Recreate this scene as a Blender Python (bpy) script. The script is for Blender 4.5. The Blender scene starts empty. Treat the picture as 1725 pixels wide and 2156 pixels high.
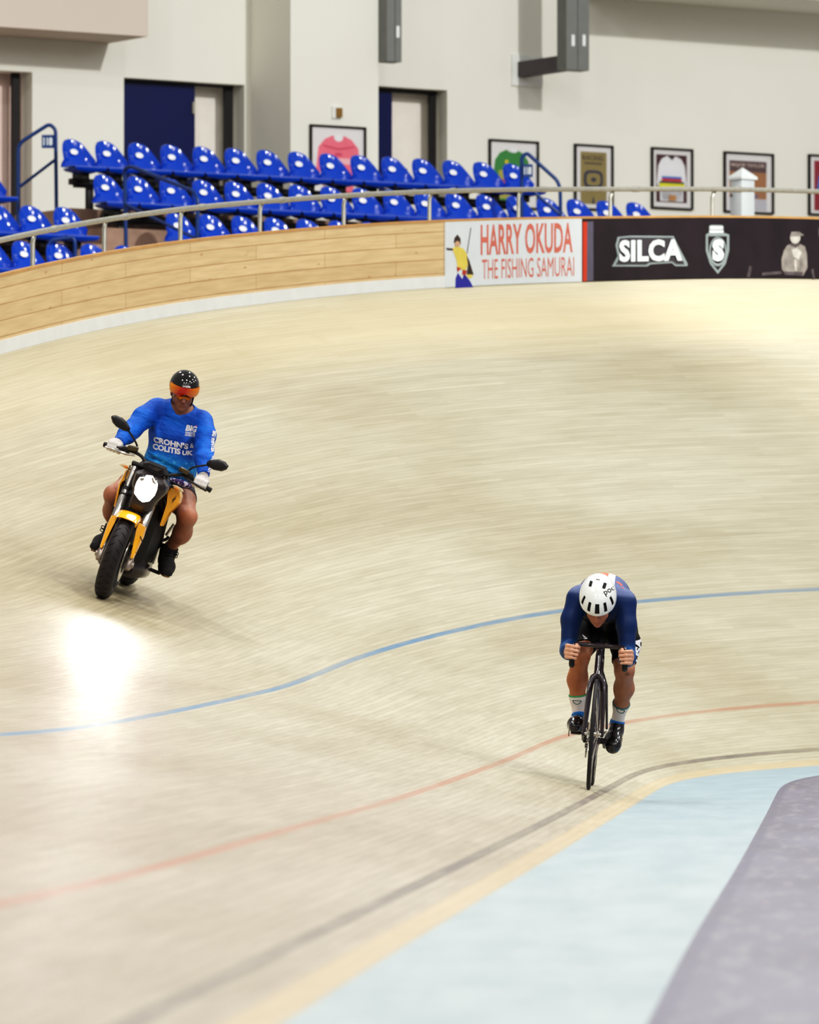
import bpy, bmesh, math, random
import numpy as np
from mathutils import Vector, Matrix, Euler
from mathutils.bvhtree import BVHTree
random.seed(7)
SC = bpy.context.scene
COL = SC.collection
R = math.radians

# ------------------------------------------------------------------ materials
def srgb(r, g, b):
    def f(c):
        c /= 255.0
        return c / 12.92 if c <= 0.04045 else ((c + 0.055) / 1.055) ** 2.4
    return (f(r), f(g), f(b), 1.0)

def mat(name, col, rough=0.5, metal=0.0, coat=0.0, var=0.08, scale=6.0, bump=0.0, bscale=60.0, emit=None, spec=0.5, sheen=0.0):
    """a principled material whose colour is varied by noise and, on request, bumped"""
    m = bpy.data.materials.new(name); m.use_nodes = True
    nt = m.node_tree; N = nt.nodes; L = nt.links
    b = N['Principled BSDF']
    tc = N.new('ShaderNodeTexCoord')
    no = N.new('ShaderNodeTexNoise'); no.inputs['Scale'].default_value = scale; no.inputs['Detail'].default_value = 4
    L.new(tc.outputs['Object'], no.inputs['Vector'])
    mr = N.new('ShaderNodeMapRange'); mr.inputs['To Min'].default_value = 1 - var; mr.inputs['To Max'].default_value = 1 + var
    mr.inputs['From Min'].default_value = 0.3; mr.inputs['From Max'].default_value = 0.7
    L.new(no.outputs['Fac'], mr.inputs['Value'])
    mx = N.new('ShaderNodeMix'); mx.data_type = 'RGBA'; mx.blend_type = 'MULTIPLY'; mx.inputs['Factor'].default_value = 1
    mx.inputs[6].default_value = col
    L.new(mr.outputs['Result'], mx.inputs[7])
    L.new(mx.outputs[2], b.inputs['Base Color'])
    b.inputs['Roughness'].default_value = rough; b.inputs['Metallic'].default_value = metal
    b.inputs['Coat Weight'].default_value = coat; b.inputs['Coat Roughness'].default_value = 0.05
    b.inputs['Specular IOR Level'].default_value = spec
    b.inputs['Sheen Weight'].default_value = sheen
    if emit:
        b.inputs['Emission Color'].default_value = emit[0]; b.inputs['Emission Strength'].default_value = emit[1]
    if bump:
        n2 = N.new('ShaderNodeTexNoise'); n2.inputs['Scale'].default_value = bscale; n2.inputs['Detail'].default_value = 3
        L.new(tc.outputs['Object'], n2.inputs['Vector'])
        bp = N.new('ShaderNodeBump'); bp.inputs['Strength'].default_value = bump; bp.inputs['Distance'].default_value = 0.01
        L.new(n2.outputs['Fac'], bp.inputs['Height']); L.new(bp.outputs['Normal'], b.inputs['Normal'])
    m['mix'] = mx.name
    return m

class G:
    """small helper to write node graphs"""
    def __init__(s, name):
        s.m = bpy.data.materials.new(name); s.m.use_nodes = True
        s.N = s.m.node_tree.nodes; s.L = s.m.node_tree.links; s.b = s.N['Principled BSDF']
    def n(s, t, **kw):
        nd = s.N.new(t)
        for k, v in kw.items(): setattr(nd, k, v)
        return nd
    def lk(s, a, b): s.L.new(a, b)
    def put(s, sock, v):
        if hasattr(v, 'is_output'): s.L.new(v, sock)
        else: sock.default_value = v
    def math(s, op, a, b=None, c=None, clamp=False):
        nd = s.n('ShaderNodeMath', operation=op); nd.use_clamp = clamp
        for i, v in enumerate((a, b, c)):
            if v is not None: s.put(nd.inputs[i], v)
        return nd.outputs[0]
    def mix(s, f, a, b, blend='MIX'):
        nd = s.n('ShaderNodeMix', data_type='RGBA', blend_type=blend)
        s.put(nd.inputs[0], f); s.put(nd.inputs[6], a); s.put(nd.inputs[7], b)
        return nd.outputs[2]
    def noise(s, vec, scale, detail=3, rough=0.5):
        nd = s.n('ShaderNodeTexNoise'); nd.inputs['Scale'].default_value = scale
        nd.inputs['Detail'].default_value = detail; nd.inputs['Roughness'].default_value = rough
        s.lk(vec, nd.inputs['Vector']); return nd.outputs['Fac']
    def mapping(s, vec, scale=(1, 1, 1), loc=(0, 0, 0), rot=(0, 0, 0)):
        nd = s.n('ShaderNodeMapping'); nd.inputs['Scale'].default_value = scale
        nd.inputs['Location'].default_value = loc; nd.inputs['Rotation'].default_value = rot
        s.lk(vec, nd.inputs['Vector']); return nd.outputs[0]
    def rng(s, v, a, b, c=0.0, d=1.0, smooth=False):
        nd = s.n('ShaderNodeMapRange'); 
        if smooth: nd.interpolation_type = 'SMOOTHSTEP'
        s.put(nd.inputs[0], v)
        for i, q in enumerate((a, b, c, d)): nd.inputs[i + 1].default_value = q
        return nd.outputs[0]
    def band(s, v, a, b, soft=0.004):
        return s.math('MULTIPLY', s.rng(v, a - soft, a + soft), s.rng(v, b - soft, b + soft, 1, 0))

# ------------------------------------------------------------------ mesh building
class MB:
    def __init__(s): s.v = []; s.f = []
    def add(s, vs, fs):
        o = len(s.v); s.v += [tuple(p) for p in vs]; s.f += [tuple(i + o for i in f) for f in fs]; return s
    def bm(s, b):
        b.verts.index_update(); s.add([v.co[:] for v in b.verts], [[v.index for v in f.verts] for f in b.faces]); b.free(); return s
    def box(s, c, d, bev=0.0, rot=None, seg=2, taper=None):
        b = bmesh.new(); bmesh.ops.create_cube(b, size=1)
        for v in b.verts:
            p = Vector((v.co.x * d[0], v.co.y * d[1], v.co.z * d[2]))
            if taper and v.co.z > 0: p.x *= taper[0]; p.y *= taper[1]
            v.co = p
        if bev: bmesh.ops.bevel(b, geom=b.edges[:], offset=bev, segments=seg, profile=0.5, affect='EDGES')
        M = Matrix.Translation(Vector(c))
        if rot is not None: M = M @ (rot.to_matrix().to_4x4() if not isinstance(rot, Matrix) else rot.to_4x4())
        bmesh.ops.transform(b, matrix=M, verts=b.verts)
        return s.bm(b)
    def tube(s, pts, r, n=10, caps=True, flat=None, up=(0, 0, 1)):
        """sweep: pts polyline, r number or list; flat=(a,b) scales the section along side / up axes"""
        P = [Vector(p) for p in pts]; m = len(P)
        rs = r if isinstance(r, (list, tuple)) else [r] * m
        T = []
        for i in range(m):
            a = P[max(i - 1, 0)]; c = P[min(i + 1, m - 1)]
            T.append((c - a).normalized())
        u = Vector(up); 
        if abs(u.dot(T[0])) > 0.95: u = Vector((1, 0, 0)) if abs(T[0].x) < 0.9 else Vector((0, 1, 0))
        nrm = (u - T[0] * u.dot(T[0])).normalized()
        vs = []; fs = []
        for i in range(m):
            nrm = (nrm - T[i] * nrm.dot(T[i])).normalized(); bi = T[i].cross(nrm)
            fa, fb = (1, 1) if flat is None else (flat[i] if isinstance(flat[0], (list, tuple)) else flat)
            for k in range(n):
                a = 2 * math.pi * k / n
                vs.append(P[i] + bi * (math.cos(a) * rs[i] * fa) + nrm * (math.sin(a) * rs[i] * fb))
        for i in range(m - 1):
            for k in range(n):
                k2 = (k + 1) % n
                fs.append((i * n + k, i * n + k2, (i + 1) * n + k2, (i + 1) * n + k))
        if caps:
            fs.append(tuple(range(n - 1, -1, -1))); fs.append(tuple((m - 1) * n + k for k in range(n)))
        return s.add(vs, fs)
    def lathe(s, prof, c, axis='x', n=40, closed=False, arc=None):
        """prof: list of (radius, offset along the axis)"""
        vs = []; fs = []; m = len(prof)
        a0, a1 = arc if arc else (0, 2 * math.pi); full = arc is None
        nn = n if full else n + 1
        for k in range(nn):
            a = a0 + (a1 - a0) * k / n
            ca, sa = math.cos(a), math.sin(a)
            for r, h in prof:
                p = {'x': (h, r * ca, r * sa), 'y': (r * ca, h, r * sa), 'z': (r * ca, r * sa, h)}[axis]
                vs.append((c[0] + p[0], c[1] + p[1], c[2] + p[2]))
        mm = m if closed else m - 1
        for k in range(n):
            k2 = (k + 1) % nn
            for j in range(mm):
                j2 = (j + 1) % m
                fs.append((k * m + j, k2 * m + j, k2 * m + j2, k * m + j2))
        return s.add(vs, fs)
    def prism(s, poly, th, fr):
        """poly: 2-D outline; fr(u, v, w) -> 3-D; extruded from w=0 to w=th"""
        n = len(poly)
        vs = [fr(u, v, 0) for u, v in poly] + [fr(u, v, th) for u, v in poly]
        fs = [tuple(range(n - 1, -1, -1)), tuple(range(n, 2 * n))]
        for i in range(n): j = (i + 1) % n; fs.append((i, j, n + j, n + i))
        return s.add(vs, fs)
    def sphere(s, c, rad, seg=20, rings=12, rot=None):
        b = bmesh.new(); bmesh.ops.create_uvsphere(b, u_segments=seg, v_segments=rings, radius=1)
        for v in b.verts:
            p = Vector((v.co.x * rad[0], v.co.y * rad[1], v.co.z * rad[2]))
            if rot is not None: p.rotate(rot)
            v.co = p + Vector(c)
        return s.bm(b)
    def loft(s, rings, caps=True):
        n = len(rings[0]); vs = [p for r in rings for p in r]; fs = []
        for i in range(len(rings) - 1):
            for k in range(n):
                k2 = (k + 1) % n; fs.append((i * n + k, i * n + k2, (i + 1) * n + k2, (i + 1) * n + k))
        if caps: fs.append(tuple(range(n - 1, -1, -1))); fs.append(tuple((len(rings) - 1) * n + k for k in range(n)))
        return s.add(vs, fs)

def obj(name, mb, m, parent=None, smooth=True, ang=0.7, fix=True):
    me = bpy.data.meshes.new(name)
    me.from_pydata(mb.v, [], mb.f); 
    if fix:
        b = bmesh.new(); b.from_mesh(me); bmesh.ops.recalc_face_normals(b, faces=b.faces); b.to_mesh(me); b.free()
    me.update()
    if smooth:
        me.polygons.foreach_set('use_smooth', [True] * len(me.polygons)); me.set_sharp_from_angle(angle=ang)
    me.materials.append(m)
    o = bpy.data.objects.new(name, me); COL.objects.link(o)
    if parent is not None: o.parent = parent
    return o

def tag(o, label=None, cat=None, group=None, kind=None):
    if label: o['label'] = label
    if cat: o['category'] = cat
    if group: o['group'] = group
    if kind: o['kind'] = kind
    return o
def empty(name, loc=(0, 0, 0), M=None):
    o = bpy.data.objects.new(name, None); o.empty_display_size = 0.1; COL.objects.link(o)
    if M is not None: o.matrix_world = M
    else: o.location = loc
    return o
def thing(name, label, cat, loc=(0, 0, 0), M=None, group=None): return tag(empty(name, loc, M), label, cat, group)
def struct(name, mb, m, **kw): return tag(obj(name, mb, m, **kw), kind='structure')
def copy_tree(o, parent=None):
    c = o.copy(); COL.objects.link(c)
    if parent is not None: c.parent = parent
    for ch in o.children: copy_tree(ch, c)
    return c

_txt = {}
def text_geo(body, bold=0.0, shear=0.0, space=1.0):
    """glyph outlines as (verts 0..1 x 0..1, faces, aspect)"""
    key = (body, bold, shear, space)
    if key in _txt: return _txt[key]
    cu = bpy.data.curves.new('glyphs', 'FONT'); cu.body = body; cu.offset = bold; cu.shear = shear; cu.space_character = space; cu.resolution_u = 3
    o = bpy.data.objects.new('glyphs', cu); COL.objects.link(o)
    dg = bpy.context.evaluated_depsgraph_get(); dg.update()
    me = bpy.data.meshes.new_from_object(o.evaluated_get(dg))
    v = np.array([p.co[:2] for p in me.vertices]); f = [tuple(p.vertices) for p in me.polygons]
    bpy.data.objects.remove(o); bpy.data.curves.remove(cu); bpy.data.meshes.remove(me)
    lo = v.min(0); hi = v.max(0); asp = (hi[0] - lo[0]) / (hi[1] - lo[1])
    v = (v - lo) / (hi - lo)
    _txt[key] = (v, f, asp); return _txt[key]
def add_text(mb, body, fn, u0, v0, w, h, bold=0.0, shear=0.0, space=1.0):
    v, f, a = text_geo(body, bold, shear, space)
    return mb.add([fn(u0 + p[0] * w, v0 + p[1] * h) for p in v], f)

# ------------------------------------------------------------------ camera
FPX = 12666.2; YH = 1418.93; HC = 0.7721
PITCH = math.atan((YH - 1078) / FPX)
cd = bpy.data.cameras.new('camera'); cam = bpy.data.objects.new('camera', cd); COL.objects.link(cam)
cam.location = (0, 0, HC); cam.rotation_euler = (math.pi / 2 + PITCH, 0, 0)
cd.sensor_fit = 'HORIZONTAL'; cd.sensor_width = 24.0; cd.lens = FPX * 24.0 / 1725; cd.clip_end = 400
cd.dof.use_dof = True; cd.dof.focus_distance = 37.5; cd.dof.aperture_fstop = 4.5; cd.dof.aperture_blades = 9
SC.camera = cam
def ray(x, y):
    u = (x - 862.5) / FPX; v = -(y - 1078) / FPX; c, s = math.cos(PITCH), math.sin(PITCH)
    return Vector((u, c - v * s, s + v * c))
def at(x, y, Y):
    """the point of the hall seen at photo pixel (x, y), at distance Y down the hall"""
    d = ray(x, y); return Vector((0, 0, HC)) + d * (Y / d.y)
def on_plane(x, y, p, n):
    d = ray(x, y); o = Vector((0, 0, HC)); t = (Vector(p) - o).dot(Vector(n)) / d.dot(Vector(n)); return o + d * t

# ------------------------------------------------------------------ the banked track: s along the inner edge, t up the bank
KAP = [-0.0575, 0.162, -0.0939, 0.0147, -0.0444, 0.0238, 2.7311, 2.2212, 3.8238, 4.7546, 5.0171, 5.0228, 5.0028, 4.9828]
BET = [0.2101, 0.2082, 0.2106, 0.209, 0.2449, 0.2916, 0.4138, 0.57, 0.6895, 0.7757, 0.7947, 0.7852, 0.7677, 0.7501]
DS = 0.05
SG = np.arange(-2, 71.5001, DS)
def _sm(v):
    a = np.interp(SG, np.arange(14) * 5.5, v); k = np.ones(85) / 85; return np.convolve(np.pad(a, 42, mode='edge'), k, 'valid')
_k = _sm(np.array(KAP) * 0.01); _b = _sm([0.2601, 0.1982] + BET[2:])
_th = 0.0706 + np.cumsum(_k) * DS
_X = -0.5189 + np.cumsum(np.sin(_th)) * DS; _Y = 10 + np.cumsum(np.cos(_th)) * DS
# straight run-in behind the first sample
_n = 700; _sb = SG[0] - DS * np.arange(_n, 0, -1)
_X = np.concatenate([_X[0] + (_sb - SG[0]) * math.sin(_th[0]), _X]); _Y = np.concatenate([_Y[0] + (_sb - SG[0]) * math.cos(_th[0]), _Y])
_th = np.concatenate([np.full(_n, _th[0]), _th]); _b = np.concatenate([np.full(_n, _b[0]), _b]); SG = np.concatenate([_sb, SG])
TW = 7.0971; FH = 0.638
def edge(s): return (np.interp(s, SG, _X), np.interp(s, SG, _Y), np.interp(s, SG, _th), np.interp(s, SG, _b))
def surf(s, t):
    x, y, th, b = edge(s)
    return Vector((x - math.cos(th) * t * math.cos(b), y + math.sin(th) * t * math.cos(b), t * math.sin(b)))
def apron(s, t):   # flat band inside the track
    x, y, th, b = edge(s)
    return Vector((x + math.cos(th) * t, y - math.sin(th) * t, 0))
def fence_pt(s, h, off=0.0):   # off: towards the track
    x, y, th, b = edge(s); p = surf(s, TW)
    return p + Vector((math.cos(th) * off, -math.sin(th) * off, h))
def grid_strip(fn, ss, tt, name, m, uv=True):
    vs = []; fs = []
    for s in ss:
        for t in tt: vs.append(fn(s, t))
    n = len(tt)
    for i in range(len(ss) - 1):
        for j in range(n - 1): fs.append((i * n + j, (i + 1) * n + j, (i + 1) * n + j + 1, i * n + j + 1))
    o = struct(name, MB().add(vs, fs), m, ang=3)
    me = o.data; ul = me.uv_layers.new(name='UVMap')
    st = [(s, t) for s in ss for t in tt]
    for lp in me.loops: ul.data[lp.index].uv = st[lp.vertex_index]
    return o

def wood_track():
    g = G('varnished pine strips'); uv = g.n('ShaderNodeUVMap').outputs[0]
    sep = g.n('ShaderNodeSeparateXYZ'); g.lk(uv, sep.inputs[0]); S, T = sep.outputs[0], sep.outputs[1]
    br = g.n('ShaderNodeTexBrick'); g.lk(uv, br.inputs['Vector'])
    br.inputs['Scale'].default_value = 1; br.inputs['Brick Width'].default_value = 2.2; br.inputs['Row Height'].default_value = 0.042
    br.inputs['Mortar Size'].default_value = 0.0022; br.inputs['Mortar Smooth'].default_value = 0.3; br.offset = 0.37; br.squash = 1
    br.inputs['Color1'].default_value = (0.450, 0.416, 0.340, 1); br.inputs['Color2'].default_value = (0.505, 0.470, 0.388, 1)
    br.inputs['Mortar'].default_value = (0.36, 0.32, 0.245, 1)
    c = br.outputs['Color']
    g1 = g.noise(g.mapping(uv, (0.35, 9, 1)), 3.0, 5, 0.6)      # long streaks of wear
    c = g.mix(1.0, c, g.mix(g.rng(g1, 0.3, 0.7), (0.87, 0.855, 0.835, 1), (1.08, 1.08, 1.08, 1)), 'MULTIPLY')
    g2 = g.noise(g.mapping(uv, (0.12, 0.5, 1)), 1.6, 3)
    c = g.mix(1.0, c, g.mix(g.rng(g2, 0.35, 0.65), (0.86, 0.825, 0.77, 1), (1.07, 1.075, 1.08, 1)), 'MULTIPLY')
    # tyre marks: thin, long, sparse
    g3 = g.noise(g.mapping(uv, (0.22, 26, 1), rot=(0, 0, 0.012)), 1.0, 2)
    c = g.mix(g.math('MULTIPLY', g.rng(g3, 0.66, 0.74), 0.28), c, (0.23, 0.19, 0.15, 1))
    # light falloff put into the colour: foreground straight darker and browner, turn paler, yellower
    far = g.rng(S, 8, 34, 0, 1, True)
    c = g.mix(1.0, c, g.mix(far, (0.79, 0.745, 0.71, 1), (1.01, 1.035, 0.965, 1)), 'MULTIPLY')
    side = g.math('MULTIPLY', g.rng(S, 44, 30, 0, 1, True), g.rng(T, 1.5, 4.5, 0, 1, True)); c = g.mix(side, c, g.mix(1.0, c, (0.92, 0.875, 0.82, 1), 'MULTIPLY'))  # left bank browned in the colour to stand for weaker light there
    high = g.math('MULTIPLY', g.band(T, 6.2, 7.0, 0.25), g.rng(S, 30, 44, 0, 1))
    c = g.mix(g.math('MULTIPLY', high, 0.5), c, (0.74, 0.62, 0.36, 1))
    fade = g.noise(g.mapping(uv, (1.2, 22, 1)), 1.3, 3)
    worn = g.rng(g.noise(g.mapping(uv, (0.16, 0.6, 1)), 1.0, 2), 0.35, 0.6, 0.72, 1.2)
    def line(c, a, b, col, f):
        k = g.math('MULTIPLY', g.math('MULTIPLY', g.band(T, a, b, 0.004), g.rng(fade, 0.25, 0.6, f * 0.72, f)), worn); return g.mix(k, c, col)
    c = line(c, 0.20, 0.25, (0.12, 0.10, 0.095, 1), 0.74)
    c = line(c, 0.855, 0.905, (0.38, 0.135, 0.09, 1), 0.62)
    c = line(c, 2.425, 2.475, (0.10, 0.20, 0.33, 1), 0.86)
    lat = g.math('MULTIPLY', g.band(T, 0.0, 0.09, 0.01), 0.45)
    c = g.mix(lat, c, (0.60, 0.45, 0.24, 1))
    g.lk(c, g.b.inputs['Base Color'])
    rg = g.noise(g.mapping(uv, (0.8, 14, 1)), 2.0, 3)
    g.lk(g.rng(rg, 0.3, 0.7, 0.36, 0.50), g.b.inputs['Roughness'])
    g.b.inputs['Specular IOR Level'].default_value = 0.35
    bp = g.n('ShaderNodeBump'); bp.inputs['Strength'].default_value = 0.12; bp.inputs['Distance'].default_value = 0.004
    g.lk(g.noise(g.mapping(uv, (3, 90, 1)), 1.0, 2), bp.inputs['Height']); g.lk(bp.outputs[0], g.b.inputs['Normal'])
    return g.m
ssT = np.concatenate([np.arange(-36, 18, 1.0), np.arange(18, 71.4, 0.4)])
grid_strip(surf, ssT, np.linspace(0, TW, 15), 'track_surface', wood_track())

def apron_mat():
    g = G('pale blue paint'); uv = g.n('ShaderNodeUVMap').outputs[0]
    a = g.noise(g.mapping(uv, (0.5, 2.5, 1)), 1.8, 4); b = g.noise(g.mapping(uv, (1.5, 6, 1)), 2.2, 4, 0.7)
    c = g.mix(g.rng(a, 0.3, 0.7), (0.305, 0.375, 0.400, 1), (0.385, 0.448, 0.462, 1))
    c = g.mix(g.math('MULTIPLY', g.rng(b, 0.56, 0.74), 0.35), c, (0.20, 0.26, 0.28, 1))
    sep = g.n('ShaderNodeSeparateXYZ'); g.lk(uv, sep.inputs[0])
    c = g.mix(g.rng(sep.outputs[0], 8, 26, 0, 1), c, g.mix(1, c, (0.80, 0.90, 0.98, 1), 'MULTIPLY'))
    c = g.mix(g.math('MULTIPLY', g.band(sep.outputs[1], -0.03, 0.012, 0.008), 0.5), c, (0.45, 0.36, 0.20, 1))
    g.lk(c, g.b.inputs['Base Color']); g.b.inputs['Roughness'].default_value = 0.55
    return g.m
AW = 0.81
grid_strip(lambda s, t: apron(s, t), ssT, [0, 0.2, 0.4, 0.6, AW], 'blue_apron', apron_mat())
def infield_mat():
    g = G('grey violet floor coating'); uv = g.n('ShaderNodeUVMap').outputs[0]
    a = g.noise(g.mapping(uv, (0.35, 2.0, 1)), 1.5, 5, 0.6); b = g.noise(g.mapping(uv, (0.6, 5.0, 1)), 2.6, 4, 0.6)
    c = g.mix(g.rng(a, 0.35, 0.65), (0.095, 0.089, 0.150, 1), (0.152, 0.144, 0.200, 1))
    c = g.mix(g.math('MULTIPLY', g.rng(b, 0.5, 0.66), 0.55), c, (0.235, 0.225, 0.26, 1))  # pale mottling stands in for sheen on the glossy floor
    sep = g.n('ShaderNodeSeparateXYZ'); g.lk(uv, sep.inputs[0])
    c = g.mix(g.math('MULTIPLY', g.band(sep.outputs[1], AW, AW + 0.05, 0.012), 0.7), c, (0.085, 0.080, 0.14, 1))
    sp = g.noise(g.mapping(uv, (2, 9, 1)), 3.0, 1)
    c = g.mix(g.math('MULTIPLY', g.rng(sp, 0.74, 0.78), 0.5), c, (0.42, 0.26, 0.16, 1))
    g.lk(c, g.b.inputs['Base Color']); g.lk(g.rng(a, 0.3, 0.7, 0.34, 0.5), g.b.inputs['Roughness'])
    return g.m
grid_strip(lambda s, t: apron(s, t), ssT, [AW, 1.0, 1.3, 2, 3, 5, 8, 12], 'infield_floor', infield_mat())
# ------------------------------------------------------------------ fence round the top of the track, its banners and handrail
def proj(P):
    y, z = P[1], P[2] - HC; c, s = math.cos(PITCH), math.sin(PITCH); d = y * c + z * s
    return 862.5 + FPX * P[0] / d, 1078 - FPX * (-y * s + z * c) / d
_fs = np.arange(30, 56, 0.05)
_fb = [proj(fence_pt(s, 0)) for s in _fs]; _ft = [proj(fence_pt(s, FH)) for s in _fs]
_fx = [p[0] for p in _fb]
def fence_sh(x, y):
    """a pixel of the photo as (distance along the fence, height on it)"""
    s = np.interp(x, _fx, _fs); yb = np.interp(x, _fx, [p[1] for p in _fb]); yt = np.interp(x, _fx, [p[1] for p in _ft])
    return s, (yb - y) / (yb - yt) * FH

def fence_mat():
    g = G('yellow pine boards'); uv = g.n('ShaderNodeUVMap').outputs[0]
    br = g.n('ShaderNodeTexBrick'); g.lk(uv, br.inputs['Vector']); br.inputs['Scale'].default_value = 1
    br.inputs['Brick Width'].default_value = 2.4; br.inputs['Row Height'].default_value = 0.1335; br.inputs['Mortar Size'].default_value = 0.004
    br.inputs['Color1'].default_value = (0.62, 0.445, 0.245, 1); br.inputs['Color2'].default_value = (0.70, 0.515, 0.295, 1)
    br.inputs['Mortar'].default_value = (0.40, 0.23, 0.10, 1)
    a = g.noise(g.mapping(uv, (1.2, 14, 1)), 2.0, 4)
    c = g.mix(1, br.outputs['Color'], g.mix(g.rng(a, 0.3, 0.7), (0.88, 0.86, 0.82, 1), (1.1, 1.1, 1.1, 1)), 'MULTIPLY')
    k = g.n('ShaderNodeTexVoronoi'); k.inputs['Scale'].default_value = 1; g.lk(g.mapping(uv, (3.2, 9, 1)), k.inputs['Vector'])
    c = g.mix(g.rng(k.outputs['Distance'], 0.05, 0.13, 0.6, 0), c, (0.34, 0.16, 0.06, 1))
    g.lk(c, g.b.inputs['Base Color']); g.b.inputs['Roughness'].default_value = 0.5
    return g.m
M_white = mat('white paint', srgb(226, 228, 224), 0.45, var=0.04)
M_capwood = mat('brown varnished wood', srgb(190, 146, 92), 0.4, var=0.1)
def strip_solid(ss, h0, h1, o0, o1):
    """a bar that follows the fence, from height h0 to h1, offset o0..o1 towards the track"""
    return MB().loft([[fence_pt(s, h0, o0), fence_pt(s, h1, o0), fence_pt(s, h1, o1), fence_pt(s, h0, o1)] for s in ss])
fence = thing('track_fence', 'pale yellow wooden board fence along the top edge of the banked track', 'fence', fence_pt(40, 0))
def under(o, root):
    """parent without moving"""
    o.parent = root; bpy.context.view_layer.update(); o.matrix_parent_inverse = root.matrix_world.inverted(); return o
def sub(name, mb, m, root, **kw):
    """part given in world coordinates, stored relative to its thing"""
    iv = root.matrix_world.inverted() if root.matrix_world != Matrix.Identity(4) else Matrix.Identity(4)
    mb.v = [tuple(iv @ Vector(p)) for p in mb.v]
    return obj(name, mb, m, root, **kw)
bpy.context.view_layer.update()
ssF = np.arange(-36, 71.3, 0.4)
bo = sub('board_panel', strip_solid(ssF, 0, FH, 0, -0.045), fence_mat(), fence, ang=0.6)
ul = bo.data.uv_layers.new(name='UVMap'); vt = [(s, h) for s in ssF for h in (0, FH, FH, 0)]
for lp in bo.data.loops: ul.data[lp.index].uv = vt[lp.vertex_index]
sub('cap_strip', strip_solid(ssF, FH - 0.012, FH + 0.012, 0.004, -0.05), M_capwood, fence)
S0 = fence_sh(935, 600)[0]; S1 = fence_sh(1222, 590)[0]; S2 = 50.6
sub('kickboard', strip_solid(np.append(np.arange(-36, S0, 0.4), S0), -0.005, 0.105, 0.012, 0.001), M_white, fence)

M_rail = mat('galvanised steel tube', srgb(178, 176, 166), 0.32, 0.55, var=0.10, scale=20)
RH = FH + 0.285
rail = thing('metal_handrail', 'galvanised pipe handrail on short posts above the wooden track fence', 'handrail', fence_pt(40, FH)); bpy.context.view_layer.update()
ssR = np.arange(20, 62, 0.25)
sub('rail', MB().tube([fence_pt(s, RH, -0.03) for s in ssR], 0.025, 12), M_rail, rail)
posts = [fence_sh(px, 500)[0] for px in (85, 235, 395, 562, 738, 918, 1105, 1298, 1512, 1742)]
posts += [posts[0] - 1.35 * k for k in range(1, 9)] + [posts[9] + 1.7 * k for k in range(1, 5)]
for s in posts:
    o = -0.068
    pts = [fence_pt(s, -0.2, o), fence_pt(s, FH + 0.2, o), fence_pt(s + 0.02, RH - 0.03, o), fence_pt(s + 0.07, RH + 0.008, o + 0.012), fence_pt(s + 0.28, RH + 0.012, -0.035)]
    sub('post', MB().tube(pts, [0.021, 0.021, 0.02, 0.015, 0.012], 10), M_rail, rail)
    sub('sleeve', MB().tube([fence_pt(s + 0.26, RH, -0.03), fence_pt(s + 0.29, RH, -0.03), fence_pt(s + 0.36, RH, -0.03), fence_pt(s + 0.39, RH, -0.03)], [0.026, 0.031, 0.031, 0.026], 12), M_rail, rail)

# ---- banners
def poly_part(name, polys, m, root, fr, off, th=0.0015):
    mb = MB()
    for p in polys: mb.prism([tuple(q) for q in p], th, lambda u, v, w: fr(u, v, off + w))
    return sub(name, mb, m, root, smooth=False)
def fpx(polys): return [[fence_sh(x, y) for x, y in p] for p in polys]
def ff(s, h, w): return fence_pt(s, h, w)
def ell(cx, cy, rx, ry, n=18, rot=0.0, a0=0, a1=2 * math.pi):
    return [(cx + rx * math.cos(a) * math.cos(rot) - ry * math.sin(a) * math.sin(rot), cy + rx * math.cos(a) * math.sin(rot) + ry * math.sin(a) * math.cos(rot)) for a in [a0 + (a1 - a0) * i / n for i in range(n)]]
M_bw = mat('white banner vinyl', srgb(214, 220, 222), 0.5, var=0.03)
M_bred = mat('faded red print', srgb(206, 112, 98), 0.5, var=0.12, scale=14)
M_bdark = mat('black banner vinyl', srgb(36, 26, 33), 0.42, var=0.25, scale=3)
bn = thing('advertising_banner', 'white banner with red lettering and a small angler figure on the fence', 'banner', fence_pt((S0 + S1) / 2, 0)); bpy.context.view_layer.update()
sub('panel', strip_solid(np.linspace(S0, S1, 12), -0.005, FH - 0.014, 0.019, 0.005), M_bw, bn)
def bmap(a, b): return lambda u, v, off=0.021: fence_pt(a + u * (b - a), v * FH, off)
bm_ = bmap(S0, S1)
mb = MB()
add_text(mb, 'HARRY OKUDA', bm_, 0.262, 0.45, 0.672, 0.475, 0.022)
add_text(mb, 'THE FISHING SAMURAI', bm_, 0.272, 0.085, 0.672, 0.305, 0.0)
sub('lettering', mb, M_bred, bn, smooth=False, fix=False)
def cpx(polys, ox, oy, k): return fpx([[(ox + x / k, oy + y / k) for x, y in p] for p in polys])
C5 = lambda polys: cpx(polys, 920, 450, 5.073)
M_y = mat('yellow print', srgb(222, 200, 96), 0.5); M_b = mat('blue print', srgb(44, 44, 150), 0.5); M_dk = mat('dark print', srgb(62, 48, 42), 0.5); M_rd = mat('red print', srgb(176, 60, 50), 0.5); M_skinp = mat('skin print', srgb(196, 160, 130), 0.5)
poly_part('printed_jacket', C5([[(145, 372), (190, 345), (262, 372), (300, 430), (318, 520), (290, 605), (205, 590), (185, 480)], [(300, 640), (370, 660), (340, 690), (300, 680)]]), M_y, bn, ff, 0.0205)
poly_part('printed_trousers', C5([[(205, 632), (252, 700), (272, 640), (335, 720), (372, 795), (178, 800), (180, 690)]]), M_b, bn, ff, 0.0205)
poly_part('printed_cape', C5([[(295, 440), (325, 500), (372, 650), (300, 650), (312, 545)]]), M_dk, bn, ff, 0.0212)
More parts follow.
